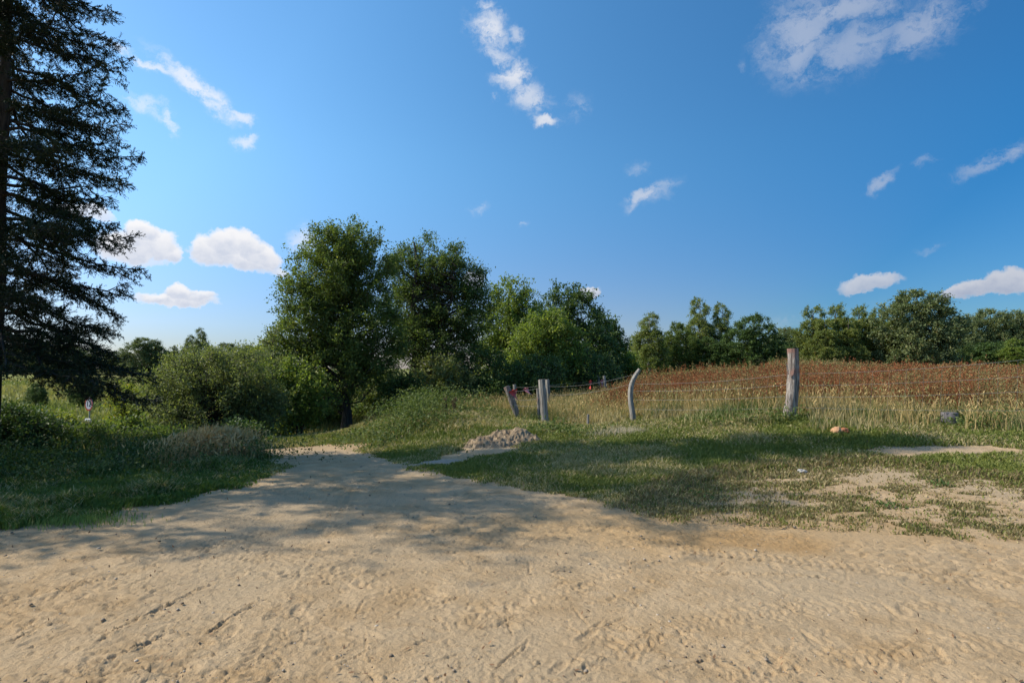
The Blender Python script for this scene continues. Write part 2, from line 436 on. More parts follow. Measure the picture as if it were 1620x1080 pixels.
# ------------------------------------------------------------------ the ground: one sheet, finer near by
def make_ground():
    a1 = np.arange(-54, 54.001, 0.15); a2 = np.arange(56, 304.1, 2.0)
    ang = np.radians(np.concatenate([a1, a2]))
    rad = np.concatenate([np.geomspace(1.0, 14, 820), np.geomspace(14.08, 3500, 420)])
    A, R = np.meshgrid(ang, rad)
    X = R * np.sin(A); Y = R * np.cos(A)
    Z = ground(X, Y)
    near = R[:, 0] < 40
    Xn, Yn = X[near], Y[near]
    gm = np.ones_like(X); gm[near] = grassiness(Xn, Yn)
    # relief of the trodden sand
    dz = (fbm(Xn, Yn, .5, 3, 31) - .5) * .05
    soft = fbm(Xn, Yn, 2.6, 4, 41)
    churn = sst(.44, .62, fbm(Xn * .7, Yn * 1.3, .8, 4, 43))
    dz += (soft - .5) * .014 + (fbm(Xn * .7 + Yn * .4, Yn * 2.0, 8, 5, 47, .62) - .5) * (.007 + .040 * churn) + (fbm(Xn, Yn, 34, 3, 48, .6) - .5) * .010
    rid = 1 - np.abs(fbm(Xn * 1.0, Yn * 2.3, 4.5, 3, 53) * 2 - 1)
    dz -= sst(.86, 1.0, rid) * .011 * (.3 + churn)
    # footprints, scuffs and wheel marks as shallow dents with a raised rim
    r = np.random.default_rng(3)
    rr = R[near][:, 0]
    def dent(cx, cy, lx, ly, th, dep, box=False):
        rc = math.hypot(cx, cy); m = max(lx, ly) * 1.8
        i0, i1 = np.searchsorted(rr, [rc - m, rc + m])
        if i1 <= i0: return
        ac = math.atan2(cx, cy); da = math.atan2(m, rc)
        j0, j1 = np.searchsorted(ang, [ac - da, ac + da])
        if j1 <= j0: return
        x = Xn[i0:i1, j0:j1] - cx; y = Yn[i0:i1, j0:j1] - cy
        u = (x * math.cos(th) + y * math.sin(th)) / lx; v = (-x * math.sin(th) + y * math.cos(th)) / ly
        q = np.sqrt(u * u + v * v) if not box else np.maximum(np.abs(u), np.abs(v))
        dz[i0:i1, j0:j1] += -dep * (1 - sst(.55, 1.0, q)) + dep * .55 * np.exp(-((q - 1.15) / .2) ** 2)
    for k in range(1900):
        rc = 1.8 * (12 / 1.8) ** r.random(); ac = math.radians(r.uniform(-52, 52))
        cx, cy = rc * math.sin(ac), rc * math.cos(ac)
        th = r.choice([0.3, .5, 1.9, 2.4, 2.9]) + r.normal() * .35
        if r.random() < .22: dent(cx, cy, r.uniform(.09, .15), r.uniform(.035, .05), th, r.uniform(.004, .009))
        elif r.random() < .75: dent(cx, cy, r.uniform(.05, .22), r.uniform(.007, .014), th, r.uniform(.005, .010))
        else: dent(cx, cy, r.uniform(.02, .05), r.uniform(.012, .025), th, r.uniform(.006, .013))
    # clods
    for k in range(900):
        rc = 1.8 * (12 / 1.8) ** r.random(); ac = math.radians(r.uniform(-52, 52))
        dent(rc * math.sin(ac), rc * math.cos(ac), r.uniform(.010, .030), r.uniform(.008, .018), r.uniform(0, 3), -r.uniform(.004, .012))
    # tyre runs: lugs across each run
    def tyre(p, q, w, dep, step=.075, bend=0):
        p = np.array(p, float); q = np.array(q, float); L = np.linalg.norm(q - p); d = (q - p) / L; nrm = np.array([-d[1], d[0]])
        th = math.atan2(d[1], d[0])
        for s in np.arange(0, L, step):
            c = p + d * s + nrm * bend * math.sin(s / L * PI) 
            if r.random() < .2: continue
            for sg in (-1, 1):
                cc = c + nrm * sg * w * .26
                dent(cc[0], cc[1], w * .27, .018, th + PI / 2 + sg * .45, dep * r.uniform(.5, 1.2))
    tyre(hit(1085,872), hit(1420,905), .24, .016)
    tyre(hit(1420,905), hit(1700,930), .24, .011)
    tyre(hit(700,990), hit(1085,872), .22, .007)
    tyre(hit(400,1060), hit(560,760), .2, .008, .06)
    tyre(hit(300,870), hit(700,960), .2, .007)
    tyre(hit(900,1060), hit(1500,960), .22, .009, .08, .3)
    tyre(hit(0,960), hit(420,840), .22, .009)
    tyre(hit(1150,1060), hit(1620,1010), .22, .008)
    # long drag marks
    for (a, b) in [((160,1010),(330,925)),((150,1050),(250,1010)),((0,950),(200,905)),((20,1010),(90,985)),((330,1000),(400,960)),((1080,905),(1300,915)),((1010,850),(1130,870))]:
        a = np.array(hit(*a)); b = np.array(hit(*b)); L = np.linalg.norm(b - a)
        for s in np.linspace(0, 1, int(L / .05) + 2):
            c = a + (b - a) * s
            dent(c[0] + r.normal() * .012, c[1] + r.normal() * .012, .06, .016, math.atan2(b[1] - a[1], b[0] - a[0]), .014)
    sandy = 1 - gm[near]
    Z[near] += dz * (0.25 + .75 * sandy) * (1 - sst(20, 38, R[near]))
    # outer strips
    nr, na = X.shape
    V = np.stack([X, Y, Z], -1).reshape(-1, 3)
    i = np.arange(nr - 1)[:, None] * na; j = np.arange(na)[None]; j2 = (j + 1) % na
    Fq = np.stack([i + j, i + na + j, i + na + j2, i + j2], -1).reshape(-1, 4)
    mb = MB(); mb.add(V, Fq, None)
    cen = np.vstack([V[:na], [[0, 0, float(Z[0].mean())]]])
    mb.add(cen, np.stack([np.arange(na), (np.arange(na) + 1) % na, np.full(na, na)], -1))
    m, g, p, o_ = mat('sand and turf')
    me = mb.mesh('ground', m, smooth=True)
    at_ = me.attributes.new('turf', 'FLOAT', 'POINT')
    at_.data.foreach_set('value', np.concatenate([gm.ravel(), np.zeros(na + 1)]).astype(np.float32))
    geo = g.new('ShaderNodeNewGeometry'); pos = geo.outputs['Position']
    ta = g.new('ShaderNodeAttribute', attribute_name='turf').outputs['Fac']
    n_big = g.noise(pos, .55, 4, .6); n_mid = g.noise(pos, 3.2, 5, .6); n_fine = g.noise(pos, 60, 4, .7); n_grain = g.noise(pos, 240, 2, .6)
    sand = g.mix(g.mapr(n_mid, .3, .7), (.386,.258,.132,1), (.522,.370,.212,1))
    sand = g.mix(g.mapr(n_big, .35, .68), sand, (.445,.33,.20,1))
    sand = g.mix(g.mapr(n_fine, .54, .70, 0, .5), sand, (.22,.155,.09,1))
    sand = g.mix(g.mapr(n_grain, .62, .75, 0, .3), sand, (.55,.48,.40,1))
    # damp orange patch
    def blob(cx, cy, rx, ry, rot):
        mp = g.new('ShaderNodeMapping', vector_type='TEXTURE')
        wv = g.vm('ADD', pos, g.vm('SCALE', g.vm('SUBTRACT', g.noise(pos, 1.6, 4, .6, color=True), (.5,.5,.5)), scale=1.1))
        g.lk(wv, mp.inputs[0]); mp.inputs['Location'].default_value = (cx, cy, 0); mp.inputs['Rotation'].default_value = (0, 0, rot); mp.inputs['Scale'].default_value = (rx, ry, 50)
        return g.mapr(g.vm('LENGTH', mp.outputs[0]), 1.2, .3)
    bx, by = hit(1185, 853)
    sand = g.mix(g.m('MULTIPLY', blob(bx, by, .85, .38, -.1), .75), sand, (.30,.17,.065,1))
    bx, by = hit(1120, 835)
    sand = g.mix(g.m('MULTIPLY', blob(bx, by, 3.0, 1.0, -.05), .55), sand, (.46,.29,.13,1))
    bx, by = hit(710, 731)
    sand = g.mix(g.m('MULTIPLY', blob(bx, by, .8, .35, 0), .5), sand, (.34,.33,.31,1))
    n_t = g.noise(pos, 1.1, 4, .6); n_t2 = g.noise(pos, 9, 4, .6)
    turf = g.mix(g.mapr(n_t, .35, .65), (.13,.125,.05,1), (.23,.18,.09,1))
    turf = g.mix(g.mapr(n_t2, .45, .7, 0, .7), turf, (.20,.155,.085,1))
    # far meadow: pale yellowish green
    dist = g.vm('LENGTH', pos)
    mead = g.mix(g.mapr(g.noise(pos, .12, 4, .6), .4, .6), (.20,.22,.055,1), (.27,.25,.09,1))
    turf = g.mix(g.mapr(dist, 30, 55), turf, mead)
    g.lk(g.mix(g.mapr(ta, .35, 1.0), sand, turf), p.inputs['Base Color'])
    p.inputs['Roughness'].default_value = .95; p.inputs['Specular IOR Level'].default_value = .1
    b = g.new('ShaderNodeBump'); b.inputs['Strength'].default_value = .9; b.inputs['Distance'].default_value = .02
    hgt = g.m('ADD', g.m('MULTIPLY', g.noise(pos, 28, 5, .7), 1.0), g.m('MULTIPLY', n_grain, .25))
    g.lk(hgt, b.inputs['Height']); g.lk(b.outputs[0], p.inputs['Normal'])
    o = bpy.data.objects.new('ground', me); COL.objects.link(o)
    tag(o, 'pale trodden sand track running into grassland', kind='structure')
make_ground()
print('ground', time.time() - T0)

# ------------------------------------------------------------------ broadleaf trees
def px_lobes(L, Y, depth=.85, dy=0):
    """ellipses given by where they stand in view, as solid ellipsoids of real size at distance Y"""
    out = []
    for l in L:
        cx, cy, rx, ry = l[:4]; yy = Y + (l[4] if len(l) > 4 else 0)
        c = at(cx, cy, yy); k = yy / F
        out.append((c, np.array([rx * k, max(rx * k * depth, .3), ry * k])))
    return out
def crown_points(lobes, nclump, r, shell=.35):
    vol = np.array([np.prod(l[1]) ** .75 for l in lobes]); cnt = r.multinomial(nclump, vol / vol.sum())
    C = []; Dn = []
    for (c, R), n in zip(lobes, cnt):
        if n == 0: continue
        d = r.normal(size=(n, 3)); d /= np.linalg.norm(d, axis=1)[:, None]
        q = shell + (1 - shell) * r.random(n) ** .6
        lump = .88 + .24 * r.random(n)
        C.append(c + d * q[:, None] * R * lump[:, None]); Dn.append(d)
    return np.vstack(C), np.vstack(Dn)
def make_tree(name, label, cat, group, base, lobes, mats, seed, nclump=200, per=110, leaf=.11, slim=.6, trunk_r=.16, stems=1,
              spread=.4, twig=.5, limbs=60, up=.5, droop=0.0, top=None, crown_name='crown', trunk_name='trunk', asp=.0, shell=.35):
    r = np.random.default_rng(seed)
    base = np.asarray(base, float)
    root = empty(name, base, label, cat, group)
    C, Dn = crown_points(lobes, nclump, r, shell)
    C = C - base; C[:, 2] = np.maximum(C[:, 2], .15)
    mt, mc = MB(), MB()
    ztop = max((l[0][2] + l[1][2] * .75) for l in lobes) - base[2]
    cxy = np.mean([l[0][:2] for l in lobes], 0) - base[:2]
    if top is not None: cxy = np.array(top[:2]) - base[:2]
    trunks = []
    for s in range(stems):
        a = r.uniform(0, 2 * PI); off = np.array([math.cos(a), math.sin(a)]) * spread * (stems > 1)
        n = 9; t = np.linspace(0, 1, n)
        zt = ztop * (1 if s == 0 else r.uniform(.7, .95))
        P = np.zeros((n, 3)); P[:, 2] = -.15 + (zt + .15) * t
        P[:, :2] = off * (.25 + t[:, None] * 2.2) + cxy * (t[:, None] ** 1.5)
        P[1:, :2] += (r.random((n - 1, 2)) - .5) * .035 * ztop
        R = trunk_r * (1.25 if s == 0 else .85) * (1 - t * .88) ** .9; R[0] *= 1.35
        tube(mt, P, R, 9, rough=.12, r=r); trunks.append(P)
    # limbs
    for k in r.permutation(len(C))[:limbs]:
        c = C[k]; tr = trunks[r.integers(len(trunks))]
        hd = np.hypot(*(c[:2] - np.interp(c[2], tr[:, 2], tr[:, 0]) * np.array([1, 0]) - np.interp(c[2], tr[:, 2], tr[:, 1]) * np.array([0, 1])))
        z0 = max(c[2] * .35, min(c[2] - hd * r.uniform(.35, .9), ztop * .92)); z0 = max(z0, .1)
        p0 = np.array([np.interp(z0, tr[:, 2], tr[:, 0]), np.interp(z0, tr[:, 2], tr[:, 1]), z0])
        L = np.linalg.norm(c - p0)
        if L < .2: continue
        P = wob(p0, c, 6, .09, r, sag=-.04 * L)
        r0 = min(trunk_r * .45, .012 + .022 * L)
        tube(mt, P, np.linspace(r0, .006, 6), 5, cap=False)
    # sprays of leaves on short twigs
    nt_ = 6
    K = len(C) * nt_
    cc = np.repeat(C, nt_, 0); dd = np.repeat(Dn, nt_, 0)
    td = r.normal(size=(K, 3)) * .8 + dd * .9; td[:, 2] += .35 - droop * 1.6
    td /= np.linalg.norm(td, axis=1)[:, None]
    TL = twig * (.5 + r.random(K)) 
    pl = max(int(per / nt_), 2)
    t = r.random((K, pl)) ** .8
    Pp = cc[:, None] + td[:, None] * (t * TL[:, None])[:, :, None] + r.normal(size=(K, pl, 3)) * (twig * .16)
    Pp[:, :, 2] -= (t ** 2) * TL[:, None] * (.12 + droop)
    Pl = Pp.reshape(-1, 3)
    ax = np.repeat(td, pl, 0) * .5
    leaves(mc, Pl, leaf, r, up=up, slim=slim, axis=ax)
    tv = np.stack([cc, cc + td * TL[:, None], cc + td * TL[:, None] * .5 + np.array([0, 0, .01])], 1)
    tt = MB()
    w = r.normal(size=(K, 3)) * .006 + np.array([0, 0, .008])
    tv = np.stack([cc - w, cc + w, cc + td * TL[:, None]], 1).reshape(-1, 3)
    mt.add(tv, np.arange(K * 3).reshape(-1, 3))
    mt.build(trunk_name, mats[1], root, smooth=True)
    mc.build(crown_name, mats[0], root)
    return root
def foot(px, Y, sink=0.0):
    X = (px - 810) / F * Y
    return np.array([X, Y, gz(X, Y) - sink])

G1 = 'trees of the grove beside the track'
make_tree('alder_tree', 'tallest tree of the grove, dark bushy crown over the bend of the track', 'tree', G1, foot(548, 24),
    px_lobes([(545,395,52,42),(520,440,62,60),(580,450,48,62),(500,500,58,58),(560,520,70,70),(470,535,36,46),(520,585,66,50),(595,560,40,55),(455,575,30,40,1)], 24),
    (M['alder'], M['bark']), 101, 620, 180, .092, trunk_r=.18, limbs=190, twig=.55, top=at(545, 370, 24), shell=.3)
make_tree('poplar_tree', 'broad crowned tree with several stems showing, right of the tallest tree', 'tree', G1, foot(668, 28),
    px_lobes([(690,420,48,40),(650,440,40,48),(730,440,34,40),(660,495,56,50),(725,495,50,44),(690,540,66,34),(640,545,30,40),(750,480,24,26)], 28),
    (M['poplar'], M['bark']), 102, 500, 150, .095, trunk_r=.2, stems=4, spread=.55, limbs=190, twig=.55, top=at(690, 400, 28), shell=.35)
make_tree('ash_tree', 'light green pointed tree between the broad tree and the round dark tree', 'tree', G1, foot(805, 35),
    px_lobes([(805,478,24,32),(828,485,22,30),(790,515,34,40),(825,530,34,42),(785,570,40,40)], 35),
    (M['bright'], M['bark']), 103, 260, 90, .14, limbs=80, twig=.6)
make_tree('maple_tree', 'round topped dark green tree with a smooth dome crown', 'tree', G1, foot(900, 38),
    px_lobes([(890,485,40,34),(915,500,36,36),(870,520,50,44),(930,550,44,50),(890,580,60,40)], 38),
    (M['dark'], M['bark']), 104, 330, 100, .15, limbs=80, twig=.6)
make_tree('hazel_tree', 'lighter green bushy tree in front of the round dark tree', 'tree', G1, foot(862, 31),
    px_lobes([(868,520,36,34),(850,545,46,40),(890,555,40,40),(835,570,34,30),(880,600,50,30)], 31),
    (M['bright'], M['bark']), 105, 300, 100, .12, limbs=90, twig=.5)
make_tree('oak_tree', 'dark tree closing the right end of the grove', 'tree', G1, foot(955, 42),
    px_lobes([(950,530,30,34),(970,555,22,30),(940,575,40,36)], 42), (M['dark'], M['bark']), 106, 220, 90, .16, limbs=50, twig=.6)
make_tree('sapling', 'slender light leaved sapling left of the tallest tree', 'tree', None, foot(432, 22),
    px_lobes([(432,548,12,22),(440,580,20,30),(425,610,24,34)], 22), (M['willow'], M['bark']), 107, 70, 60, .09, limbs=40, trunk_r=.04, twig=.4)
# understorey of the grove
G2 = 'shrubs under the grove'
for i, (px, Y, lob, mt_, lab, nc) in enumerate([
    (470, 21.5, [(440,610,40,44),(475,630,46,46),(430,660,50,30)], 'bright', 'leafy shrub at the left foot of the tallest tree', 240),
    (430, 25.5, [(420,590,40,44),(395,610,40,44)], 'yellow', 'sunlit yellowish shrub behind the grey willow bush', 160),
    (520, 27, [(510,630,46,40),(500,665,46,26)], 'dark', 'dark shrub behind the trunk of the tallest tree', 170),
    (590, 29, [(590,620,36,44),(600,660,34,30)], 'alder', 'shrub filling the gap between the two tallest trees', 150),
    (640, 25, [(636,630,30,34),(625,662,26,18)], 'dark', 'low dark shrub at the end of the track', 130),
    (700, 26.5, [(700,600,50,36),(705,630,54,22)], 'willow', 'grey green bush under the broad crowned tree', 220),
    (760, 27.5, [(760,585,44,34),(770,620,50,24)], 'dark', 'dark bush behind the leaning fence post', 200),
    (840, 28, [(835,610,50,24),(850,590,40,24)], 'dark', 'dark bush behind the thick fence post', 170),
    (920, 31, [(915,605,46,26),(940,590,40,26)], 'dark', 'dark bush behind the red ribbons', 170),
    (985, 44, [(985,572,26,20),(975,590,34,14)], 'bright', 'bright green bush at the field corner beside the grove', 130)]):
    make_tree('shrub', lab, 'shrub', G2, foot(px, Y), px_lobes(lob, Y), (M[mt_], M['bark']), 200 + i, nc, 90, .10 if Y < 40 else .15, trunk_r=.045, stems=4, spread=.35, limbs=40, twig=.45, trunk_name='stem', crown_name='foliage')
print('grove', time.time() - T0)

# left side bushes
make_tree('willow_bush', 'big rounded grey green willow bush left of the track', 'bush', None, foot(335, 18.5),
    px_lobes([(330,590,62,36),(290,610,58,44),(385,605,50,48),(340,645,90,48),(260,640,34,36),(410,645,38,44)], 18.5, 1.0),
    (M['willow'], M['bark']), 301, 620, 130, .075, slim=.38, trunk_r=.05, stems=8, spread=.5, limbs=160, twig=.42, trunk_name='stem', crown_name='foliage')
for i, (px, Y, lob, mt_, lab, nc, lf) in enumerate([
    (215, 22, [(215,640,34,34),(245,665,34,26),(195,670,26,20)], 'yellow', 'yellow green bush between the road sign and the willow bush', 220, .08),
    (105, 15, [(74,680,38,19),(60,690,40,20)], 'yellow', 'sunlit bush left of the road sign', 190, .07),
    (165, 14, [(175,700,38,20),(205,690,20,20)], 'alder', 'low shaded bush in front of the road sign', 150, .07),
    (30, 13.3, [(25,690,44,36),(60,700,30,24)], 'dark', 'dark bush beside the spruce trunk', 200, .07),
    (20, 11.3, [(10,690,46,40),(62,702,36,26)], 'dark', 'dark brush around the foot of the spruce', 260, .055),
    (115, 11.8, [(120,706,46,20),(160,716,36,12)], 'alder', 'low dark brush in front of the sunlit bush', 170, .055),
    (235, 12.6, [(235,712,36,14),(275,705,22,12)], 'alder', 'low dark weeds bush behind the brown grass tuft', 110, .06),
    (385, 13.6, [(380,688,26,10)], 'dark', 'small low bush at the near foot of the willow bush', 50, .06)]):
    make_tree('bush', lab, 'bush', 'bushes left of the track', foot(px, Y), px_lobes(lob, Y), (M[mt_], M['bark']), 320 + i, nc, 80, lf, trunk_r=.025, stems=5, spread=.25, limbs=40, twig=.3, trunk_name='stem', crown_name='foliage')
print('left', time.time() - T0)

# ------------------------------------------------------------------ far trees: a few kinds, copied
def proto(name, kind, seed):
    r = np.random.default_rng(seed)
    if kind == 'birch':
        lob = [(np.array([0, 0, 7.6]), np.array([.75, .75, 1.6])), (np.array([.1, 0, 5.2]), np.array([1.25, 1.25, 2.2])), (np.array([-.2, .1, 3.0]), np.array([1.5, 1.4, 2.0]))]
        return make_tree(name, 'x', 'tree', None, (0, 0, 0), lob, (M['birch'], M['birchbark']), seed, 260, 140, .14, trunk_r=.13, limbs=60, twig=.5, droop=.35, slim=.5, shell=.5)
    if kind == 'round':
        lob = [(np.array([0, 0, 6.6]), np.array([2.0, 2.0, 1.8])), (np.array([1.2, .3, 4.8]), np.array([2.2, 2.0, 2.2])), (np.array([-1.3, 0, 4.6]), np.array([2.1, 2.1, 2.3])), (np.array([0, 0, 2.5]), np.array([3.0, 2.6, 2.0]))]
        return make_tree(name, 'x', 'tree', None, (0, 0, 0), lob, (M['dark'], M['bark']), seed, 380, 130, .16, trunk_r=.18, limbs=70, twig=.55, up=.9, shell=.6)
    if kind == 'upright':
        lob = [(np.array([0, 0, 7.2]), np.array([1.0, 1.0, 1.6])), (np.array([.3, 0, 5.2]), np.array([1.6, 1.6, 2.1])), (np.array([-.3, .2, 3.0]), np.array([1.9, 1.8, 2.2])), (np.array([.2, .2, 1.3]), np.array([2.0, 1.9, 1.3]))]
        return make_tree(name, 'x', 'tree', None, (0, 0, 0), lob, (M['treeline'], M['bark']), seed, 380, 130, .15, trunk_r=.15, limbs=70, twig=.5, up=.9, shell=.6)
    if kind == 'broad':
        lob = [(np.array([.2, 0, 6.9]), np.array([1.9, 1.8, 1.9])), (np.array([-1.5, 0, 5.6]), np.array([1.8, 1.8, 1.9])), (np.array([1.7, 0, 5.2]), np.array([1.7, 1.9, 2.2])), (np.array([0, 0, 3.4]), np.array([3.0, 2.6, 2.2])), (np.array([0, 0, 1.6]), np.array([2.7, 2.5, 1.5]))]
        return make_tree(name, 'x', 'tree', None, (0, 0, 0), lob, (M['treeline'], M['bark']), seed, 520, 130, .16, trunk_r=.2, limbs=90, twig=.55, up=.9, shell=.62)
protos = {}
HT = {'birch': 9.0, 'round': 8.4, 'upright': 8.8, 'broad': 8.8}
WD = {'birch': 3.0, 'round': 7.0, 'upright': 4.4, 'broad': 6.8}
NAMES = {'birch': 'birch_tree', 'round': 'round_tree', 'upright': 'upright_tree', 'broad': 'broad_tree'}
used = {}
def far_tree(kind, px, ytop, wpx, Y, label, cmat=None, rz=None, group='trees behind the field'):
    if kind not in used: o = proto(NAMES[kind], kind, 500 + len(used)); used[kind] = o
    else: o = copy_tree(used[kind])
    b = foot(px, Y); top = at(px, ytop - 9, Y)[2]
    h = (top - b[2]) / HT[kind]; w = wpx / F * Y / WD[kind]
    w *= {'birch': 1.1, 'upright': 1.17}.get(kind, 1.25); o.location = b; o.scale = (w, w, h); o.rotation_euler.z = rng.uniform(0, 6.28) if rz is None else rz
    o['label'] = label; o['group'] = group
    if cmat:
        for ch in o.children:
            if ch.name.startswith('crown'):
                key = (kind, cmat)
                if key not in protos:
                    me = ch.data.copy(); me.materials.clear(); me.materials.append(M[cmat]); protos[key] = me
                ch.data = protos[key]
    return o
far_tree('birch', 1028, 506, 46, 62, 'birch with a narrow crown standing just right of the grove')
far_tree('upright', 1006, 540, 34, 66, 'small green tree between the grove and the first birch', 'birch')
far_tree('round', 1075, 522, 56, 64, 'round green tree left of the pair of tall birches', 'alder')
far_tree('birch', 1107, 482, 40, 68, 'left and taller birch of the tall pair above the field crest')
far_tree('birch', 1142, 490, 36, 68, 'right birch of the tall pair above the field crest')
far_tree('round', 1120, 545, 60, 63, 'low dark tree at the feet of the pair of birches', 'dark')
far_tree('round', 1193, 510, 76, 62, 'dark round tree standing alone left of the tall thick post', 'dark')
far_tree('broad', 1248, 528, 60, 105, 'paler tree seen far behind beside the tall thick post', 'farwood')
far_tree('broad', 1222, 545, 50, 82, 'low pale tree right of the dark round tree', 'farwood')
far_tree('upright', 1288, 494, 52, 60, 'first pointed tree right of the tall thick post')
far_tree('upright', 1325, 492, 50, 61, 'second pointed tree right of the tall thick post')
far_tree('upright', 1362, 494, 46, 62, 'third pointed tree right of the tall thick post, slimmer')
far_tree('upright', 1422, 492, 44, 61, 'fifth pointed crown merging into the left side of the broadest tree')
far_tree('upright', 1344, 512, 44, 59, 'lower crown between the second and third pointed trees')
far_tree('upright', 1306, 514, 44, 58, 'lower crown between the first and second pointed trees')
far_tree('upright', 1392, 498, 46, 63, 'fourth pointed tree, joined to the broadest crown of the row')
far_tree('broad', 1452, 470, 100, 58, 'tallest and broadest tree of the row behind the field')
far_tree('round', 1498, 530, 50, 66, 'small dark tree in the gap right of the broadest crown', 'dark')
far_tree('broad', 1528, 508, 56, 95, 'left tree of the far row at the right edge', 'farwood')
far_tree('broad', 1568, 499, 62, 96, 'highest tree of the far row at the right edge', 'farwood')
far_tree('broad', 1612, 502, 64, 97, 'far row tree cut by the right edge of the view', 'farwood')
far_tree('round', 1568, 552, 90, 72, 'low dark tree below the far row at the right edge', 'dark')
far_tree('upright', 1605, 545, 40, 68, 'small bright tree low at the right edge', 'bright')
for i, px in enumerate((1665, 1730, 1800, 1880)):
    far_tree('broad', px, 500 + 6 * i, 70, 95, '%s far tree beyond the right edge of the view' % ['first', 'second', 'third', 'fourth'][i], 'farwood')
for px, Y, lab in ((1160, 75, 'low dark tree between the birch pair and the round tree'), (1240, 70, 'low dark tree behind the top of the thick post'), (1310, 72, 'low dark tree between the first pointed trees'), (1420, 70, 'low dark tree left of the broadest crown'), (1050, 72, 'low dark tree behind the first birch'), (1480, 74, 'low dark tree right of the broadest crown')):
    far_tree('round', px, 552, 70, Y, lab, 'dark')
# beyond the left meadow
GL = 'trees beyond the left meadow'
far_tree('broad', 228, 544, 52, 120, 'dark round tree beyond the meadow beside the spruce tips', 'farwood', group=GL)
far_tree('birch', 300, 540, 22, 112, 'left leaning top of the pair above the willow bush', 'farwood', group=GL)
far_tree('birch', 317, 529, 24, 112, 'taller feathery top of the pair above the willow bush', 'farwood', group=GL)
far_tree('upright', 275, 556, 22, 125, 'small pointed tree between the round tree and the feathery pair', 'farwood', group=GL)
for i, (px, yt, w) in enumerate(((255, 560, 30), (190, 565, 50), (150, 560, 50), (105, 556, 56), (60, 552, 60), (15, 558, 60), (-40, 552, 70), (-110, 556, 70), (360, 553, 50), (395, 556, 44), (425, 552, 40))):
    far_tree('broad' if i % 2 else 'round', px, yt, w, 122 + 4 * (i % 3), ('tree in the low line beyond the meadow, %s' % ['just right of the round tree', 'just left of the round tree', 'behind the drooping spruce branch tips', 'above the road sign seen through spruce branches', 'behind the middle of the spruce', 'behind the spruce trunk', 'beyond the left edge', 'far beyond the left edge', 'above the right side of the willow bush', 'behind the willow bush near the sapling', 'behind the sapling'][i]), 'farwood', group=GL)
for i, (px, Y, w, yt, lab) in enumerate(((133, 43, 34, 612, 'dark lone bush standing in the left meadow'), (60, 42, 30, 617, 'small dark bush in the meadow left of the lone bush'), (187, 40, 16, 620, 'little dark bush in the meadow near the willow bush'))):
    far_tree('round', px, yt, w, Y, lab, 'dark', group='bushes in the left meadow').name = 'meadow_bush'
print('far', time.time() - T0)

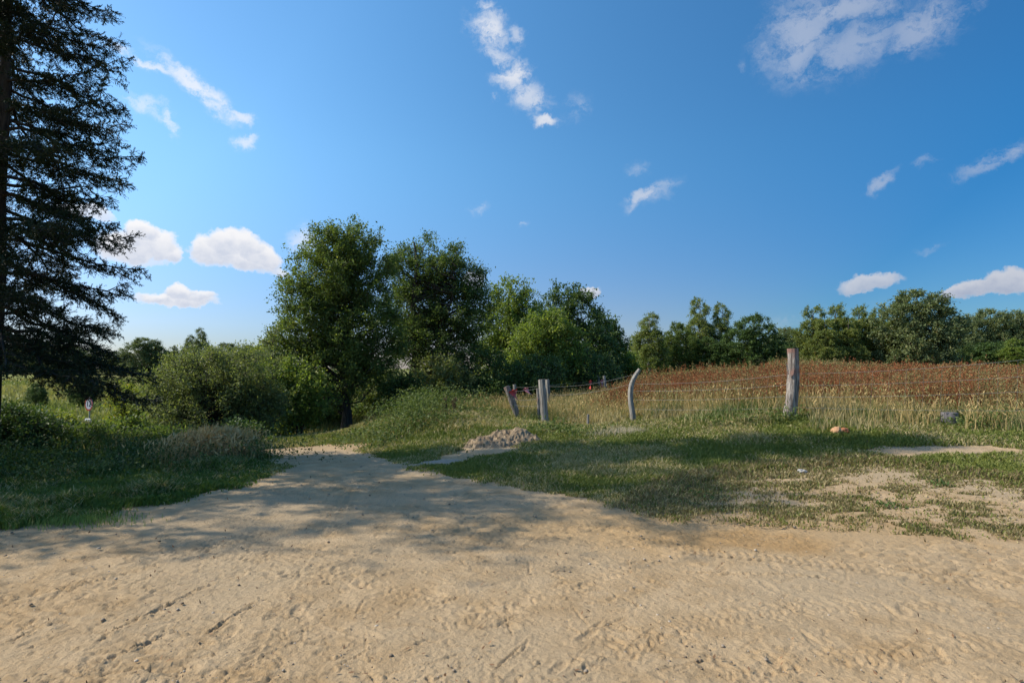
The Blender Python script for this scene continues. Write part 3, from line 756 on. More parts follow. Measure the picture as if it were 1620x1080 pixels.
# ------------------------------------------------------------------ spruces
def make_spruce(label, base, H, R0, seed, zdense=9.0, nbr=120, shoots=1.0, z0=1.2, group=None):
    r = np.random.default_rng(seed)
    root = empty('spruce_tree', base, label, 'tree', group)
    mt, mb_, mn = MB(), MB(), MB()
    t = np.linspace(0, 1, 14); P = np.zeros((14, 3)); P[:, 2] = -.2 + (H + .2) * t; P[:, :2] = (r.random((14, 2)) - .5) * .05
    tube(mt, P, .13 * (1 - t * .95) + .01, 10, rough=.1, r=r)
    S0, S1 = [], []
    for k in range(nbr):
        u = (k + r.random()) / nbr
        z = z0 + (H - z0 - .3) * u ** 1.02
        a = k * 2.399 + r.normal() * .35
        L = R0 * (1 - (z / H)) ** .6 * r.uniform(.68, 1.12) + .15
        n = 8; s = np.linspace(0, 1, n)
        el0 = .28 + .35 * (z / H) - r.random() * .2
        rad = s * L
        # rises a little, sags in the middle, upturned tip
        hz = L * (math.tan(el0) * s * .35 - r.uniform(.35, .95) * s ** 1.6 * (1 - z / H * .7) + r.uniform(.2, .42) * s ** 4)
        B = np.stack([math.cos(a) * rad, math.sin(a) * rad, z + hz], 1); B[1:, :] += r.normal(size=(n - 1, 3)) * .055 * L / 3
        tube(mb_, B, np.linspace(.035 * (1 - z / H) + .012, .005, n), 5, cap=False)
        side = np.array([-math.sin(a), math.cos(a), 0])
        ns = int((9 + L * 9))
        for q in range(ns):
            sq = .16 + .84 * (q + r.random()) / ns
            p = np.array([np.interp(sq, s, B[:, i]) for i in range(3)])
            sg = 1 if q % 2 else -1
            l2 = (.2 + .42 * L * (1 - sq) ** .8 * .8) * r.uniform(.6, 1.15); l2 = min(l2, 1.15)
            fw = np.array([math.cos(a), math.sin(a), 0])
            d = side * sg * r.uniform(.5, .9) + fw * r.uniform(.5, .9) + np.array([0, 0, -r.uniform(.05, .75)])
            d /= np.linalg.norm(d); e = p + d * l2; e[2] -= .06 * l2
            m2 = (p + e) / 2 + r.normal(size=3) * .03
            tube(mb_, np.array([p, m2, e]), np.array([.008, .006, .003]), 3, cap=False)
            n3 = max(2, int(l2 * 26 * shoots))
            tt = r.random(n3) ** .8
            b0 = p + (e - p) * tt[:, None]
            dd = d + r.normal(size=(n3, 3)) * .62 + np.array([0, 0, -.12]); dd /= np.linalg.norm(dd, axis=1)[:, None]
            l3 = (.07 + .12 * r.random(n3)) * (1.15 - .4 * tt)
            S0.append(b0); S1.append(b0 + dd * l3[:, None])
            # third order: little fans off the side branchlets
            nf = max(2, int(l2 * 7))
            for tq_ in r.random(nf):
                pf = p + (e - p) * tq_; df = d + r.normal(size=3) * .8; df /= np.linalg.norm(df); lf = .10 + .22 * l2 * r.random()
                k4 = 7; t4 = r.random(k4)
                d4 = df + r.normal(size=(k4, 3)) * .75; d4 /= np.linalg.norm(d4, axis=1)[:, None]
                S0.append(pf + df * lf * t4[:, None]); S1.append(pf + df * lf * t4[:, None] + d4 * (.05 + .07 * r.random(k4))[:, None])
        # shoots along the outer part of the branch itself
        n3 = int(26 * shoots); tt = .45 + .55 * r.random(n3)
        b0 = np.stack([np.interp(tt, s, B[:, i]) for i in range(3)], 1)
        dd = np.array([math.cos(a), math.sin(a), .25]) + r.normal(size=(n3, 3)) * .6; dd /= np.linalg.norm(dd, axis=1)[:, None]
        S0.append(b0); S1.append(b0 + dd * (.08 + .1 * r.random(n3))[:, None])
    S0 = np.vstack(S0); S1 = np.vstack(S1); n = len(S0)
    ax = S1 - S0; L = np.linalg.norm(ax, axis=1); ax /= L[:, None]
    nn = 9
    tq = np.tile((np.arange(nn) + .5) / nn, (n, 1))
    b = S0[:, None] + (S1 - S0)[:, None] * tq[:, :, None]
    rd = r.normal(size=(n, nn, 3)); rd -= (rd * ax[:, None]).sum(-1)[:, :, None] * ax[:, None]
    rd /= np.linalg.norm(rd, axis=2)[:, :, None]
    nd = rd * .75 + ax[:, None] * .65
    nl = .024 + .014 * r.random((n, nn))
    tip = b + nd * nl[:, :, None]
    wd = np.cross(nd, rd + np.array([.3, .2, .5])); wd /= np.linalg.norm(wd, axis=2)[:, :, None] + 1e-9
    V = np.stack([b - wd * .0075, b + wd * .0075, tip], 2).reshape(-1, 3)
    mn.add(V, np.arange(n * nn * 3).reshape(-1, 3))
    mt.build('trunk', M['bark'], root, smooth=True)
    mb_.build('branches', M['bark'], root)
    mn.build('needles', M['needle'], root)
    print('spruce shoots', n)
    return root
make_spruce('tall dark spruce rising out of the picture at the left edge', foot(-12, 10.1), 15.6, 2.5, 61, nbr=178, shoots=1.0, z0=1.75)
print('spruce', time.time() - T0)
# trees that stand left of the view and shade the track
def side_tree(x, y, h, w, seed, label, k='birch'):
    b = np.array([x, y, gz(x, y)])
    lob = [(b + np.array([0, 0, h * .78]), np.array([w * .7, w * .7, h * .2])), (b + np.array([.3, 0, h * .55]), np.array([w, w, h * .22])), (b + np.array([-.3, .2, h * .35]), np.array([w * .8, w * .8, h * .16]))]
    return make_tree('birch_tree', label, 'tree', 'trees left of the view', b, lob, (M[k], M['birchbark']), seed, 105, 80, .13, trunk_r=.13, limbs=60, twig=.7)
side_tree(-12.0, 7.1, 14.0, 2.3, 71, 'birch standing left of the view and shading the verge')
side_tree(-16.0, 7.5, 18.5, 2.5, 72, 'taller birch standing further left of the view')

# ------------------------------------------------------------------ grass and herbs
def scatter(n, r0, r1, a0=-58, a1=58, pw=0.0, r=rng):
    """points around the camera side of the meadow; density falls with distance"""
    u = r.random(n)
    R = r0 * (r1 / r0) ** u if pw == 0 else r0 + (r1 - r0) * u ** pw
    A = np.radians(r.uniform(a0, a1, n))
    return R * np.sin(A), R * np.cos(A)
def blades(mb, X, Y, Z, H, W, lean, C, r, tipc=None):
    n = len(X)
    if n == 0: return
    a = r.uniform(0, 2 * PI, n); w = np.stack([np.cos(a), np.sin(a), np.zeros(n)], 1) * (W / 2)[:, None]
    b = r.uniform(0, 2 * PI, n); ld = np.stack([np.cos(b), np.sin(b), np.zeros(n)], 1) * (lean * H)[:, None]
    P = np.stack([X, Y, Z], 1); up = np.zeros((n, 3)); up[:, 2] = H
    m = P + up * .55 + ld * .28; tip = P + up * (1 - lean * .3)[:, None] + ld
    V = np.stack([P - w, P + w, m - w * .8, m + w * .8, tip], 1).reshape(-1, 3)
    i = np.arange(n)[:, None] * 5
    Ff = np.concatenate([i + np.array([[0, 1, 3]]), i + np.array([[0, 3, 2]]), i + np.array([[2, 3, 4]])], 0)
    CC = np.repeat(C, 5, 0).reshape(n, 5, 3).copy()
    if tipc is not None: CC[:, 4] = tipc
    mb.add(V, Ff, CC.reshape(-1, 3))
def mixc(a, b, t): a = np.array(a); b = np.array(b); return a + (b - a) * t[:, None]
def palette(n, r, x, y, green=(.125,.155,.03), light=(.225,.24,.06), straw=(.42,.33,.155), dry=0.25, seed=81):
    k = fbm(x, y, .7, 3, seed); c = mixc(green, light, np.clip(r.random(n) * .7 + (k - .4), 0, 1))
    s = r.random(n) < np.clip(dry + (fbm(x, y, .9, 3, seed + 7) - .5) * 1.6, 0, 1)
    c[s] = mixc(straw, (.45,.38,.2), r.random(n))[s] * (.75 + .4 * r.random(n))[s][:, None]
    return c

fence_line = np.array([[-40, 24], [-2.3, 21.5], [1.0, 17.5], [3.3, 15.9], [6.35, 13.3], [12.5, 11.2], [40, 5]])
def fenced(x, y): return y - np.interp(x, fence_line[:, 0], fence_line[:, 1])
heapx, heapy = hit(795, 702)
KEEP = [(817,668,18.3,.35),(862,674,16.7,.4),(1001,666,15.3,.3),(1248,662,12.8,.45),(1502,676,11.75,.38),(1326,686,11.0,.3),(930,674,14.8,.12),(144,690,25,.8)]
def clear(x, y, k=1.0):
    o = np.ones(len(x), bool)
    for px, py, Y, rr in KEEP: o &= np.hypot(x - (px - 810) / F * y, np.where(y < Y, (y - Y) * .28, (y - Y) * .8)) > rr * k
    return o
# mown / short turf, both sides of the track
r = np.random.default_rng(11); mb = MB()
x, y = scatter(900000, 4.2, 34, r=r)
gm = grassiness(x, y); fd = fenced(x, y)
inp = sdpoly(x, y, P_patch) < .3
keep = (r.random(len(x)) < np.maximum(gm ** 1.6, inp * .05 + inp * .40 * sst(.46, .62, fbm(x, y * 1.5, 4, 3, 19)))) & ~((np.hypot(x, y) > 26) & (x > -6)) & (fd < 4)
x, y, gm, fd = x[keep], y[keep], gm[keep], fd[keep]
dd = np.hypot(x, y); z = ground(x, y)
left = (x < -3.2) & (x < -0.42 * y)
lm = left.astype(float)
tall = sst(-1.2, 0.8, fd)                          # higher near the fence
hv = fbm(x, y, 1.1, 4, 91)
bank = sst(10.5, 14, y) * (x < 1) * (x > -0.28 * y)
H = (.045 + .07 * hv) * (.6 + .8 * r.random(len(x))) * gm + .12 * tall + lm * (.02 + .13 * sst(.45, .7, hv)) + .10 * bank * r.random(len(x))
H *= np.where((sdpoly(x, y, P_patch) < .3), .55, 1) * (.45 + .55 * sst(0, 1.1, sdpoly(x, y, edge)))
C = palette(len(x), r, x, y, dry=.34)
dryp = (sdpoly(x, y, P_patch) < 0.8) & (r.random(len(x)) < .55)
C[dryp] = mixc((.17,.13,.06), (.3,.23,.11), r.random(len(x)))[dryp]
gl = left
C[gl] = palette(len(x), r, x, y, (.075,.125,.022), (.15,.20,.045), dry=.10)[gl]
H = np.maximum(H, .035 * (.6 + .8 * r.random(len(x))))
blades(mb, x, y, z, H, np.clip(.0018 * dd, .006, .04) * (.7 + .6 * r.random(len(x))), .3 + .5 * r.random(len(x)), C, r)
tag(mb.build('grass', M['grass'], col=True), 'short green and straw coloured grass on both sides of the sand track', 'grass', kind='stuff')
print('turf', mb.n, time.time() - T0)

# tall grasses: along the fence, the bank, left verge back part
r = np.random.default_rng(12); mb = MB()
x, y = scatter(560000, 9, 42, r=r)
fd = fenced(x, y); hn = fbm(x, y, .8, 3, 97)
right = x > -.3 * y
pz = sst(-1.9, .2, fd + (hn - .5) * 3.2) * right * (1 - sst(1.2, 3.5, fd) * .85 * (x / y > .15)) * (1 - sst(12, 20, fd) * .75)
leftz = (x < -.40 * y) * sst(9.6, 11.2, y + .12 * x + (hn - .5) * 2.5) * .75
pz = np.maximum(pz, leftz) * grassiness(x, y) ** 3
pz *= ~((x > -.45 * y) & (x < -.27 * y) & (y < 24))
pz *= np.hypot((x - heapx) / 1.0, (y - heapy - .1) / .7) > 1
pz *= ~((x < -.30 * y) & (y > 27))
k = (r.random(len(x)) < pz) & clear(x, y)
x, y, fd, hn = x[k], y[k], fd[k], hn[k]; z = ground(x, y); dd = np.hypot(x, y)
isl = x < -.40 * y
nearbank = (x < 0) & ~isl
H = np.where(isl, .2 + .3 * hn, .22 + .38 * hn) * (.6 + .7 * r.random(len(x)))
H *= np.where(nearbank, .75, 1.0)
H *= .5 + .5 * sst(-1.6, .6, fd) * np.where(isl, 0, 1) + .55 * isl
C = palette(len(x), r, x, y, (.08,.13,.03), (.15,.19,.055), dry=.62, seed=83)
gsel = nearbank & (r.random(len(x)) < .6); C[gsel] = palette(len(x), r, x, y, (.07,.14,.03), (.14,.2,.05), dry=.2)[gsel]
C[isl] = palette(len(x), r, x, y, (.06,.09,.02), (.12,.15,.04), dry=.15)[isl]
blades(mb, x, y, z, H, np.clip(.0011 * dd, .008, .04), .15 + .4 * r.random(len(x)), C, r)
tag(mb.build('tall_grass', M['grass'], col=True), 'knee high mixed green and golden grass along the fence and the left bushes', 'grass', kind='stuff')
print('tall', mb.n, time.time() - T0)

# straw stalks with seed heads
r = np.random.default_rng(13); mb = MB()
x, y = scatter(210000, 10, 45, -30, 58, r=r)
fd = fenced(x, y)
k = (r.random(len(x)) < (sst(-1.3, .5, fd + (fbm(x, y, 1.2, 3, 71) - .5) * 3.0) * (1 - sst(.9, 2.4, fd) * np.where(x / y > .17, .95, .5)) * .97)) & (x > -.26 * y)
k &= clear(x, y, .8)
x, y, fd = x[k], y[k], fd[k]; z = ground(x, y); dd = np.hypot(x, y); n = len(x)
H = (.38 + .44 * r.random(n)) * (.6 + .4 * sst(-1.2, .6, fd))
c0 = mixc((.40,.28,.11), (.58,.43,.20), r.random(n))
gr = r.random(n) < .25; c0[gr] = mixc((.14,.17,.05), (.24,.25,.09), r.random(n))[gr]
blades(mb, x, y, z, H, np.clip(.0006 * dd, .005, .02), .05 + .28 * r.random(n), c0, r)
# heads
hd = r.random(n) < .7
lean = np.zeros((hd.sum(), 3)); 
P = np.stack([x, y, z + H * .93], 1)[hd] + r.normal(size=(hd.sum(), 3)) * .02
leaves(mb, P, .085, r, up=0, slim=.18, c=np.repeat(c0[hd] * 1.0, 4, 0), axis=np.tile([0, 0, 1.2], (hd.sum(), 1)))
tag(mb.build('straw_stalks', M['dry'], col=True), 'pale dry grass stalks with seed heads standing along the fence', 'grass', kind='stuff')
print('stalks', mb.n, time.time() - T0)

# rusty sorrel field
r = np.random.default_rng(14); mb = MB()
x, y = scatter(240000, 12, 95, -20, 58, r=r)
fd = fenced(x, y)
red = sst(.3, 1.6, fd + (fbm(x, y, .5, 3, 61) - .5) * 2) * sst(.02, .10, x / y - .09 + .02 * (fbm(x, y, .2, 2, 3) - .5))
crest = 1 - .97 * sst(31, 39, y + 6 * (fbm(x, y, .1, 2, 5) - .5)) * (x / y < .45)
k = r.random(len(x)) < red * crest
x, y, fd = x[k], y[k], fd[k]; z = ground(x, y); dd = np.hypot(x, y); n = len(x)
H = (.50 + .75 * fbm(x, y, .8, 4, 23)) * (.62 + .58 * r.random(n)) * (.6 + .4 * sst(.12, .25, x / y))
c0 = mixc((.15,.045,.020), (.36,.14,.055), r.random(n))
big = r.random(n) < .03; H[big] *= 1.3
oth = r.random(n) < .20 + .5 * sst(.48, .64, fbm(x, y, .35, 3, 29)); c0[oth] = mixc((.34,.26,.12), (.16,.16,.05), r.random(n))[oth]
blades(mb, x, y, z, H, np.clip(.0007 * dd, .007, .05), .02 + .2 * r.random(n), c0 * .8, r)
m_ = 11
t = .42 + .58 * r.random((n, m_)); sc = np.clip(dd / 26, .7, 2.4)
Q = np.stack([x, y, z], 1)[:, None] + np.stack([r.normal(size=(n, m_)) * .05 * (1.25 - t), r.normal(size=(n, m_)) * .05 * (1.25 - t), t * H[:, None]], -1)
leaves(mb, Q.reshape(-1, 3), .05 * np.repeat(sc, m_), r, up=.1, slim=.55, c=np.repeat(np.repeat(c0, m_, 0) * (.7 + .6 * r.random((n * m_, 1))), 4, 0))
tag(mb.build('sorrel', M['dry'], col=True), 'rusty red brown sorrel covering the field behind the fence', 'wild plants', kind='stuff')
print('sorrel', mb.n, time.time() - T0)

# pale grass over the crest and far left meadow tufts
r = np.random.default_rng(15); mb = MB()
x, y = scatter(130000, 24, 130, -58, 58, r=r)
a = x / y
kl = (a < -.42) & (y > 26)
kr = (a > .05) & (y > 34) & (fenced(x, y) > 10)
kc = (a > -.42) & (a < .12) & (y > 24)
k = (kl & (r.random(len(x)) < .8)) | (kr & (r.random(len(x)) < .9)) | kc
x, y, a = x[k], y[k], a[k]; z = ground(x, y); dd = np.hypot(x, y); n = len(x)
H = (.25 + .3 * fbm(x, y, .3, 3, 15)) * (.6 + .7 * r.random(n)); 
c0 = mixc((.14,.18,.045), (.32,.28,.11), np.clip(fbm(x, y, .12, 3, 17) * 1.8 - .5 + .3 * r.random(n), 0, 1))
blades(mb, x, y, z, H, np.clip(.0022 * dd, .03, .25), .1 + .4 * r.random(n), c0, r)
tag(mb.build('meadow_grass', M['grass'], col=True), 'pale yellow green meadow grass beyond the bushes and over the field crest', 'grass', kind='stuff')

# leafy weeds: bank right of the track, fence foot, left verge edge
r = np.random.default_rng(16); mb = MB()
def weed_clumps(n, pts, hh, lf, cA, cB, per=40, sp=.2):
    x, y = pts; z = ground(x, y); n = len(x)
    H = hh * (.5 + .8 * r.random(n))
    t = r.random((n, per)) ** .8
    Q = np.stack([x, y, z], 1)[:, None] + np.stack([r.normal(size=(n, per)) * sp * (.5 + .6 * t), r.normal(size=(n, per)) * sp * (.5 + .6 * t), t * H[:, None]], -1)
    c = mixc(cA, cB, r.random(n))
    leaves(mb, Q.reshape(-1, 3), lf, r, up=1.2, slim=.5, c=np.repeat(np.repeat(c, per, 0) * (.7 + .6 * r.random((n * per, 1))), 4, 0))
def around(px, py, n, sx, sy):
    cx, cy = hit(px, py); return cx + r.normal(size=n) * sx, cy + r.normal(size=n) * sy
for (px, py, n, sx, sy, hh) in [(645,668,80,.4,.8,.7),(668,655,90,.6,.9,.7),(612,692,40,.3,.7,.35),(690,650,90,1.1,.8,.7),(730,645,70,1.0,.8,.7),(700,668,14,.3,.3,.45),(860,688,16,.4,.3,.35),(905,690,14,.35,.25,.25),(1245,668,10,.3,.2,.35),(1522,678,10,.15,.2,.22),(1565,676,24,.5,.3,.4),(1175,672,18,.5,.2,.3),(1010,648,16,.5,.4,.6),(985,655,10,.25,.3,.6),(560,699,30,1.2,.4,.2)]:
    weed_clumps(n, around(px, py, n, sx, sy), hh, .065, (.085,.125,.028), (.17,.20,.06))
for (px, py, n, sx, sy, hh) in [(120,745,60,1.6,.5,.35),(220,735,60,1.4,.5,.35),(300,728,50,.8,.5,.4),(40,750,60,1.2,.5,.4),(-60,760,60,1.5,.7,.4),(150,725,60,2.0,.6,.5),(380,722,18,.4,.25,.3)]:
    weed_clumps(n, around(px, py, n, sx, sy), hh, .05, (.055,.085,.02), (.11,.14,.04))
# flat little rosettes on the trodden sand edge
for (px, py) in [(1108,785),(1480,770),(1395,800)]:
    weed_clumps(8, around(px, py, 4, .10, .05), .05, .04, (.07,.12,.03), (.12,.17,.05), per=24, sp=.07)
tag(mb.build('weeds', M['grass'], col=True), 'low leafy weeds on the bank, at the fence foot and in the left verge', 'weeds', kind='stuff')
print('weeds', mb.n, time.time() - T0)

# feathery brown grass tuft on the left verge
def tuft(px, py, label, n, sx, sy, h, ca, cb, group=None, name='grass_tuft', seed=5, head=True):
    r = np.random.default_rng(seed); cx, cy = hit(px, py); o = np.array([cx, cy, gz(cx, cy)])
    mb = MB(); x = cx + r.normal(size=n) * sx; y = cy + r.normal(size=n) * sy; z = ground(x, y)
    q = np.exp(-((x - cx) / sx / 2.2) ** 2)
    H = h * (.5 + .6 * r.random(n)) * (.5 + .5 * q)
    c = mixc(ca, cb, r.random(n))
    blades(mb, x - o[0], y - o[1], z - o[2], H, np.full(n, .007), .1 + .5 * r.random(n), c, r)
    if head:
        P = np.stack([x, y, z], 1) - o + np.stack([r.normal(size=n) * .05, r.normal(size=n) * .05, H * .9], 1)
        leaves(mb, P, .10, r, up=0, slim=.2, c=np.repeat(c * 1.1, 4, 0), axis=np.tile([.2, 0, 1.0], (n, 1)))
    ob = mb.build(name, M['dry'], col=True); ob.location = o
    return tag(ob, label, 'grass tuft', group)
tuft(334, 728, 'feathery brown dry grass tuft on the dark left verge', 2600, .38, .40, .55, (.42,.26,.11), (.60,.42,.22))
tuft(975, 688, 'bleached pale flattened dry grass tuft in front of the small stake', 900, .38, .2, .2, (.45,.37,.26), (.62,.53,.40), seed=6, head=False)
tuft(100, 825, 'grass tuft coloured bright as if sunlit at the left edge of the sand', 1500, .35, .12, .10, (.14,.22,.05), (.24,.3,.09), seed=8, head=False)  # brighter blade colour stands in for a patch of sunlight on the shaded verge

# ------------------------------------------------------------------ the fence
def lathe_log(P, R, sides=12, seed=0, rough=.12, mb=None, flat=0):
    mb = mb or MB(); tube(mb, P, R, max(sides, 14) * 2, rough=.01, r=np.random.default_rng(seed), groove=rough * 1.4); return mb
def refine(P, n):
    P = np.array(P, float); t = np.linspace(0, 1, len(P)); s = np.linspace(0, 1, n)
    out = np.stack([np.interp(s, t, P[:, i]) for i in range(P.shape[1])], 1)
    for _ in range(max(2, n // 5)): out[1:-1] = (out[:-2] + 2 * out[1:-1] + out[2:]) / 4
    return out
M['wire'], gW, pW, _ = mat('galvanised wire'); pW.inputs['Base Color'].default_value = (.33,.33,.31,1); pW.inputs['Metallic'].default_value = .3; pW.inputs['Roughness'].default_value = .5
def post(parent, pts, Y, rad, m, label, seed, sides=12, rough=.14):
    """pts: photo positions from foot to top at distance Y; rad: radii (m)"""
    o = np.array(parent.location)
    P = np.array([at(px, py, Y) for px, py in pts]); P = P - o
    P = np.vstack([P[0] + (P[0] - P[1]) * .5 - np.array([0, 0, .1]), P])
    R = np.interp(np.linspace(0, 1, 30), np.linspace(0, 1, len(rad)), rad)
    mb = lathe_log(refine(P, 30), R, sides, seed, rough)
    ob = mb.build('post', m, parent, smooth=True)
    ob['label'] = label
    return ob
fz = foot(1250, 12.7)
fenceA = empty('wire_fence', fz, 'netting fence with a thick tall post and a curved post before the rusty field', 'fence')
tall = post(fenceA, [(1247,664),(1250,650),(1254,625),(1256,600),(1256,575),(1254.5,551)], 12.7, [.14,.135,.125,.12,.118,.115], M['tallpost'], 'thick tall peeling log post', 21, 14, .18)
# stub of a split branch on the left of the tall post
mb = MB(); tube(mb, np.array([at(1246.5,592,12.6), at(1245.5,582,12.58), at(1243.5,573,12.58)]) - fz, [.018,.014,.004], 6); mb.build('splinter', M['tallpost'], tall)
curv = post(fenceA, [(1002,668),(1001,655),(998,640),(997,622),(999,607),(1004,595),(1012,584)], 14.9, [.075,.075,.072,.07,.066,.06,.045], M['wood2'], 'curved grey post bent over at the top', 22)
fb = foot(860, 16.2)
fenceB = empty('wire_fence', fb, 'sagging wire fence with leaning posts in front of the dark grove', 'fence')
post(fenceB, [(819,668),(817,652),(811,636),(806,622),(801,611)], 17.6, [.028,.035,.09,.105,.10,.088], M['wood'], 'split leaning post rotted thin at its foot', 23)
post(fenceB, [(863,676),(862,660),(860.5,640),(859,620),(857,600)], 16.2, [.11,.105,.10,.098,.092], M['wood2'], 'thick upright grey post', 24)
post(fenceB, [(853,652),(852,634),(851,614)], 17.4, [.05,.05,.045], M['wood'], 'dark slim stake beside the thick upright post', 25, 8)
post(fenceB, [(868,645),(867.5,625),(866,600)], 20.5, [.085,.08,.075], M['wood2'], 'grey post behind the thick upright post', 26, 9)
post(fenceB, [(817,650),(815.5,630),(814,608)], 22, [.065,.065,.06], M['wood2'], 'slim post behind the leaning post', 27, 8)
post(fenceB, [(949,628),(948,612),(946.5,594)], 30, [.06,.06,.055], M['wood2'], 'left post of the far pair by the ribbons', 28, 8)
post(fenceB, [(960,632),(958,612),(955.5,594)], 27, [.07,.065,.06], M['wood2'], 'right post of the far pair by the ribbons', 29, 8)
def wire(parent, A, B, sag, rad=.0035, name='wire', n=14):
    o = np.array(parent.location); t = np.linspace(0, 1, n); P = A + (B - A) * t[:, None]
    P[:, 2] -= sag * 4 * t * (1 - t); P -= o
    mb = MB(); tube(mb, P, rad, 5, cap=False); return mb
def wires(parent, segs, rad=.004, name='wire'):
    for (a, ya, b, yb, sag) in segs:
        wire(parent, at(*a, ya), at(*b, yb), sag, rad).build(name, M['wire'], parent)
endp = (1745, 10.4)
wires(fenceA, [((1001,607),14.9,(1256,591),12.7,.07),((1000,618),14.9,(1256,608),12.7,.05),((998,632),14.9,(1254,626),12.7,.04),((999,647),14.9,(1251,645),12.7,.03),
               ((1256,591),12.7,(1760,552),10.4,.10),((1256,610),12.7,(1760,585),10.4,.06),((1254,628),12.7,(1760,612),10.4,.05),((1251,644),12.7,(1760,648),10.4,.04),
               ], .0024)
# upright wires of the netting in one piece per bay
def netting(parent, a0, a1, ya, b0, b1, yb, sag, step=.3):
    A0, A1, B0, B1 = at(*a0, ya), at(*a1, ya), at(*b0, yb), at(*b1, yb); L = np.linalg.norm(B0 - A0); mb = MB(); o = np.array(parent.location)
    for t in np.arange(step, L, step) / L:
        p = A0 + (B0 - A0) * t; q = A1 + (B1 - A1) * t; s = 4 * t * (1 - t) * sag; p[2] -= s; q[2] -= s * .5
        tube(mb, np.array([p, q]) - o, .0013, 3, cap=False)
    mb.build('netting', M['wire'], parent)
netting(fenceA, (1001,607), (999,645), 14.9, (1256,591), (1251,644), 12.7, .07)
netting(fenceA, (1256,591), (1251,644), 12.7, (1760,552), (1760,648), 10.4, .10)
post(fenceA, [(1762,690),(1760,620),(1758,545)], 10.4, [.09,.09,.08], M['wood2'], 'grey post just beyond the right edge', 30)
wires(fenceB, [((804,619),17.6,(858,613),16.2,.03),((808,630),17.6,(859,627),16.2,.08),((858,611),16.2,(955,605),27,-.05),((859,628),16.2,(958,616),27,.05),
               ((866,611),20.5,(1006,591),15.7,.12),((867,624),20.5,(1000,607),15.6,.10),((815,612),22,(866,608),20.5,.05),
               ((812,640),17.6,(860,640),16.2,.05)], .0027)
# ribbons tied to the wires
M['ribbon'], gR, pR, _ = mat('red warning ribbon'); pR.inputs['Base Color'].default_value = (.55,.07,.06,1); pR.inputs['Roughness'].default_value = .45
M['ribbon2'], gR, pR, _ = mat('faded ribbon'); pR.inputs['Base Color'].default_value = (.60,.22,.22,1); pR.inputs['Roughness'].default_value = .5
def ribbon(px, py, Y, pts, w, m, label, seed):
    o = at(px, py, Y); r = np.random.default_rng(seed)
    P = np.array([at(a, b, Y) for a, b in pts]) - o; P = refine(P, 10); P[:, 1] += np.sin(np.linspace(0, 6, 10)) * .03
    mb = MB(); nrm = np.stack([np.cos(np.linspace(0, 2.2, 10)), np.sin(np.linspace(0, 2.2, 10)) * .9, .35 * np.ones(10)], 1)
    V = np.stack([P - nrm * w / 2, P + nrm * w / 2], 1).reshape(-1, 3); i = np.arange(9) * 2
    mb.add(V, np.stack([i, i + 1, i + 3, i + 2], -1))
    mb.add(V + np.array([0, .004, 0]), np.stack([i + 2, i + 3, i + 1, i], -1))
    tube(mb, np.array([P[0] + [-.02, 0, 0], P[0] + [.02, 0, -.01]]), .025, 6)
    ob = mb.build('ribbon', m, smooth=True); ob.location = o
    tag(ob, label, 'ribbon', 'ribbons tied to the fence wire')
ribbon(812, 618, 17.3, [(811,617),(814,623),(818,631)],   .26, M['ribbon'], 'bright red ribbon tied beside the split leaning post', 1)
ribbon(831, 615, 16.9, [(831,614),(834,618),(840,623)], .16, M['ribbon2'], 'faded pink red ribbon hanging between leaning and upright posts', 2)
ribbon(934, 603, 24.5, [(934,602),(935,608),(933,615)], .13, M['ribbon'], 'red ribbon hanging alone left of the far pair of posts', 3)
ribbon(952, 604, 28.0, [(952,601),(953,606),(953,612)], .18, M['ribbon2'], 'dull red ribbon hanging between the far pair of posts', 4)

# small stake, round stump
def solo(name, label, cat, pts, Y, rad, m, seed, sides=10, rough=.1, grp=None):
    P = np.array([at(a, b, Y) for a, b in pts]); o = np.array([P[0][0], P[0][1], gz(P[0][0], P[0][1])])
    P = np.vstack([[P[0][0], P[0][1], o[2] - .05], P]) - o
    mb = lathe_log(refine(P, 10), np.interp(np.linspace(0, 1, 10), np.linspace(0, 1, len(rad)), rad), sides, seed, rough)
    ob = mb.build(name, m, smooth=True); ob.location = o; return tag(ob, label, cat, grp)
solo('stake', 'short slim wooden stake alone in the golden grass', 'stake', [(930,674),(930.5,655)], 15, [.035,.035,.032], M['wood'], 31)
def stump():
    c = at(1502, 665, 12); o = np.array([c[0], c[1], gz(c[0], c[1])]); h = at(1502, 652, 12)[2] - o[2]
    mb = MB(); P = np.array([[0,0,-.08],[0,0,.05],[0,0,h*.5],[0,0,h-.01],[0,0,h]]); tube(mb, P, [.155,.155,.155,.155,.150], 24, rough=.06)
    root = empty('stump', o, 'short grey sawn post stump half hidden in grass at the right', 'stump')
    mb.build('body', bark_mat('grey sawn wood', (.10,.09,.09), (.26,.24,.24), 40, 1.5, .006), root)
    return root
stump()

# orange lump of broken brick in the grass
def rock(name, label, cat, px, py, Y, size, m, seed, grp=None, sink=.3):
    r = np.random.default_rng(seed); X = (px - 810) / F * Y; z = gz(X, Y)
    import bmesh
    bm = bmesh.new(); bmesh.ops.create_icosphere(bm, subdivisions=3, radius=1)
    off = r.random(3) * 50
    V = np.array([v.co[:] for v in bm.verts])
    n = fbm(V[:, 0] * 2 + off[0], V[:, 1] * 2 + V[:, 2] * 1.7 + off[1], .9, 4, seed)
    for v, k in zip(bm.verts, n): v.co *= .55 + .95 * k
    for v in bm.verts: v.co = Vector((v.co.x * size[0], v.co.y * size[1], v.co.z * size[2]))
    me = bpy.data.meshes.new(name); bm.to_mesh(me); bm.free(); me.materials.append(m)
    ob = bpy.data.objects.new(name, me); COL.objects.link(ob); ob.location = (X, Y, z + size[2] * (1 - sink) * .8); ob.rotation_euler.z = r.random() * 3
    return tag(ob, label, cat, grp)
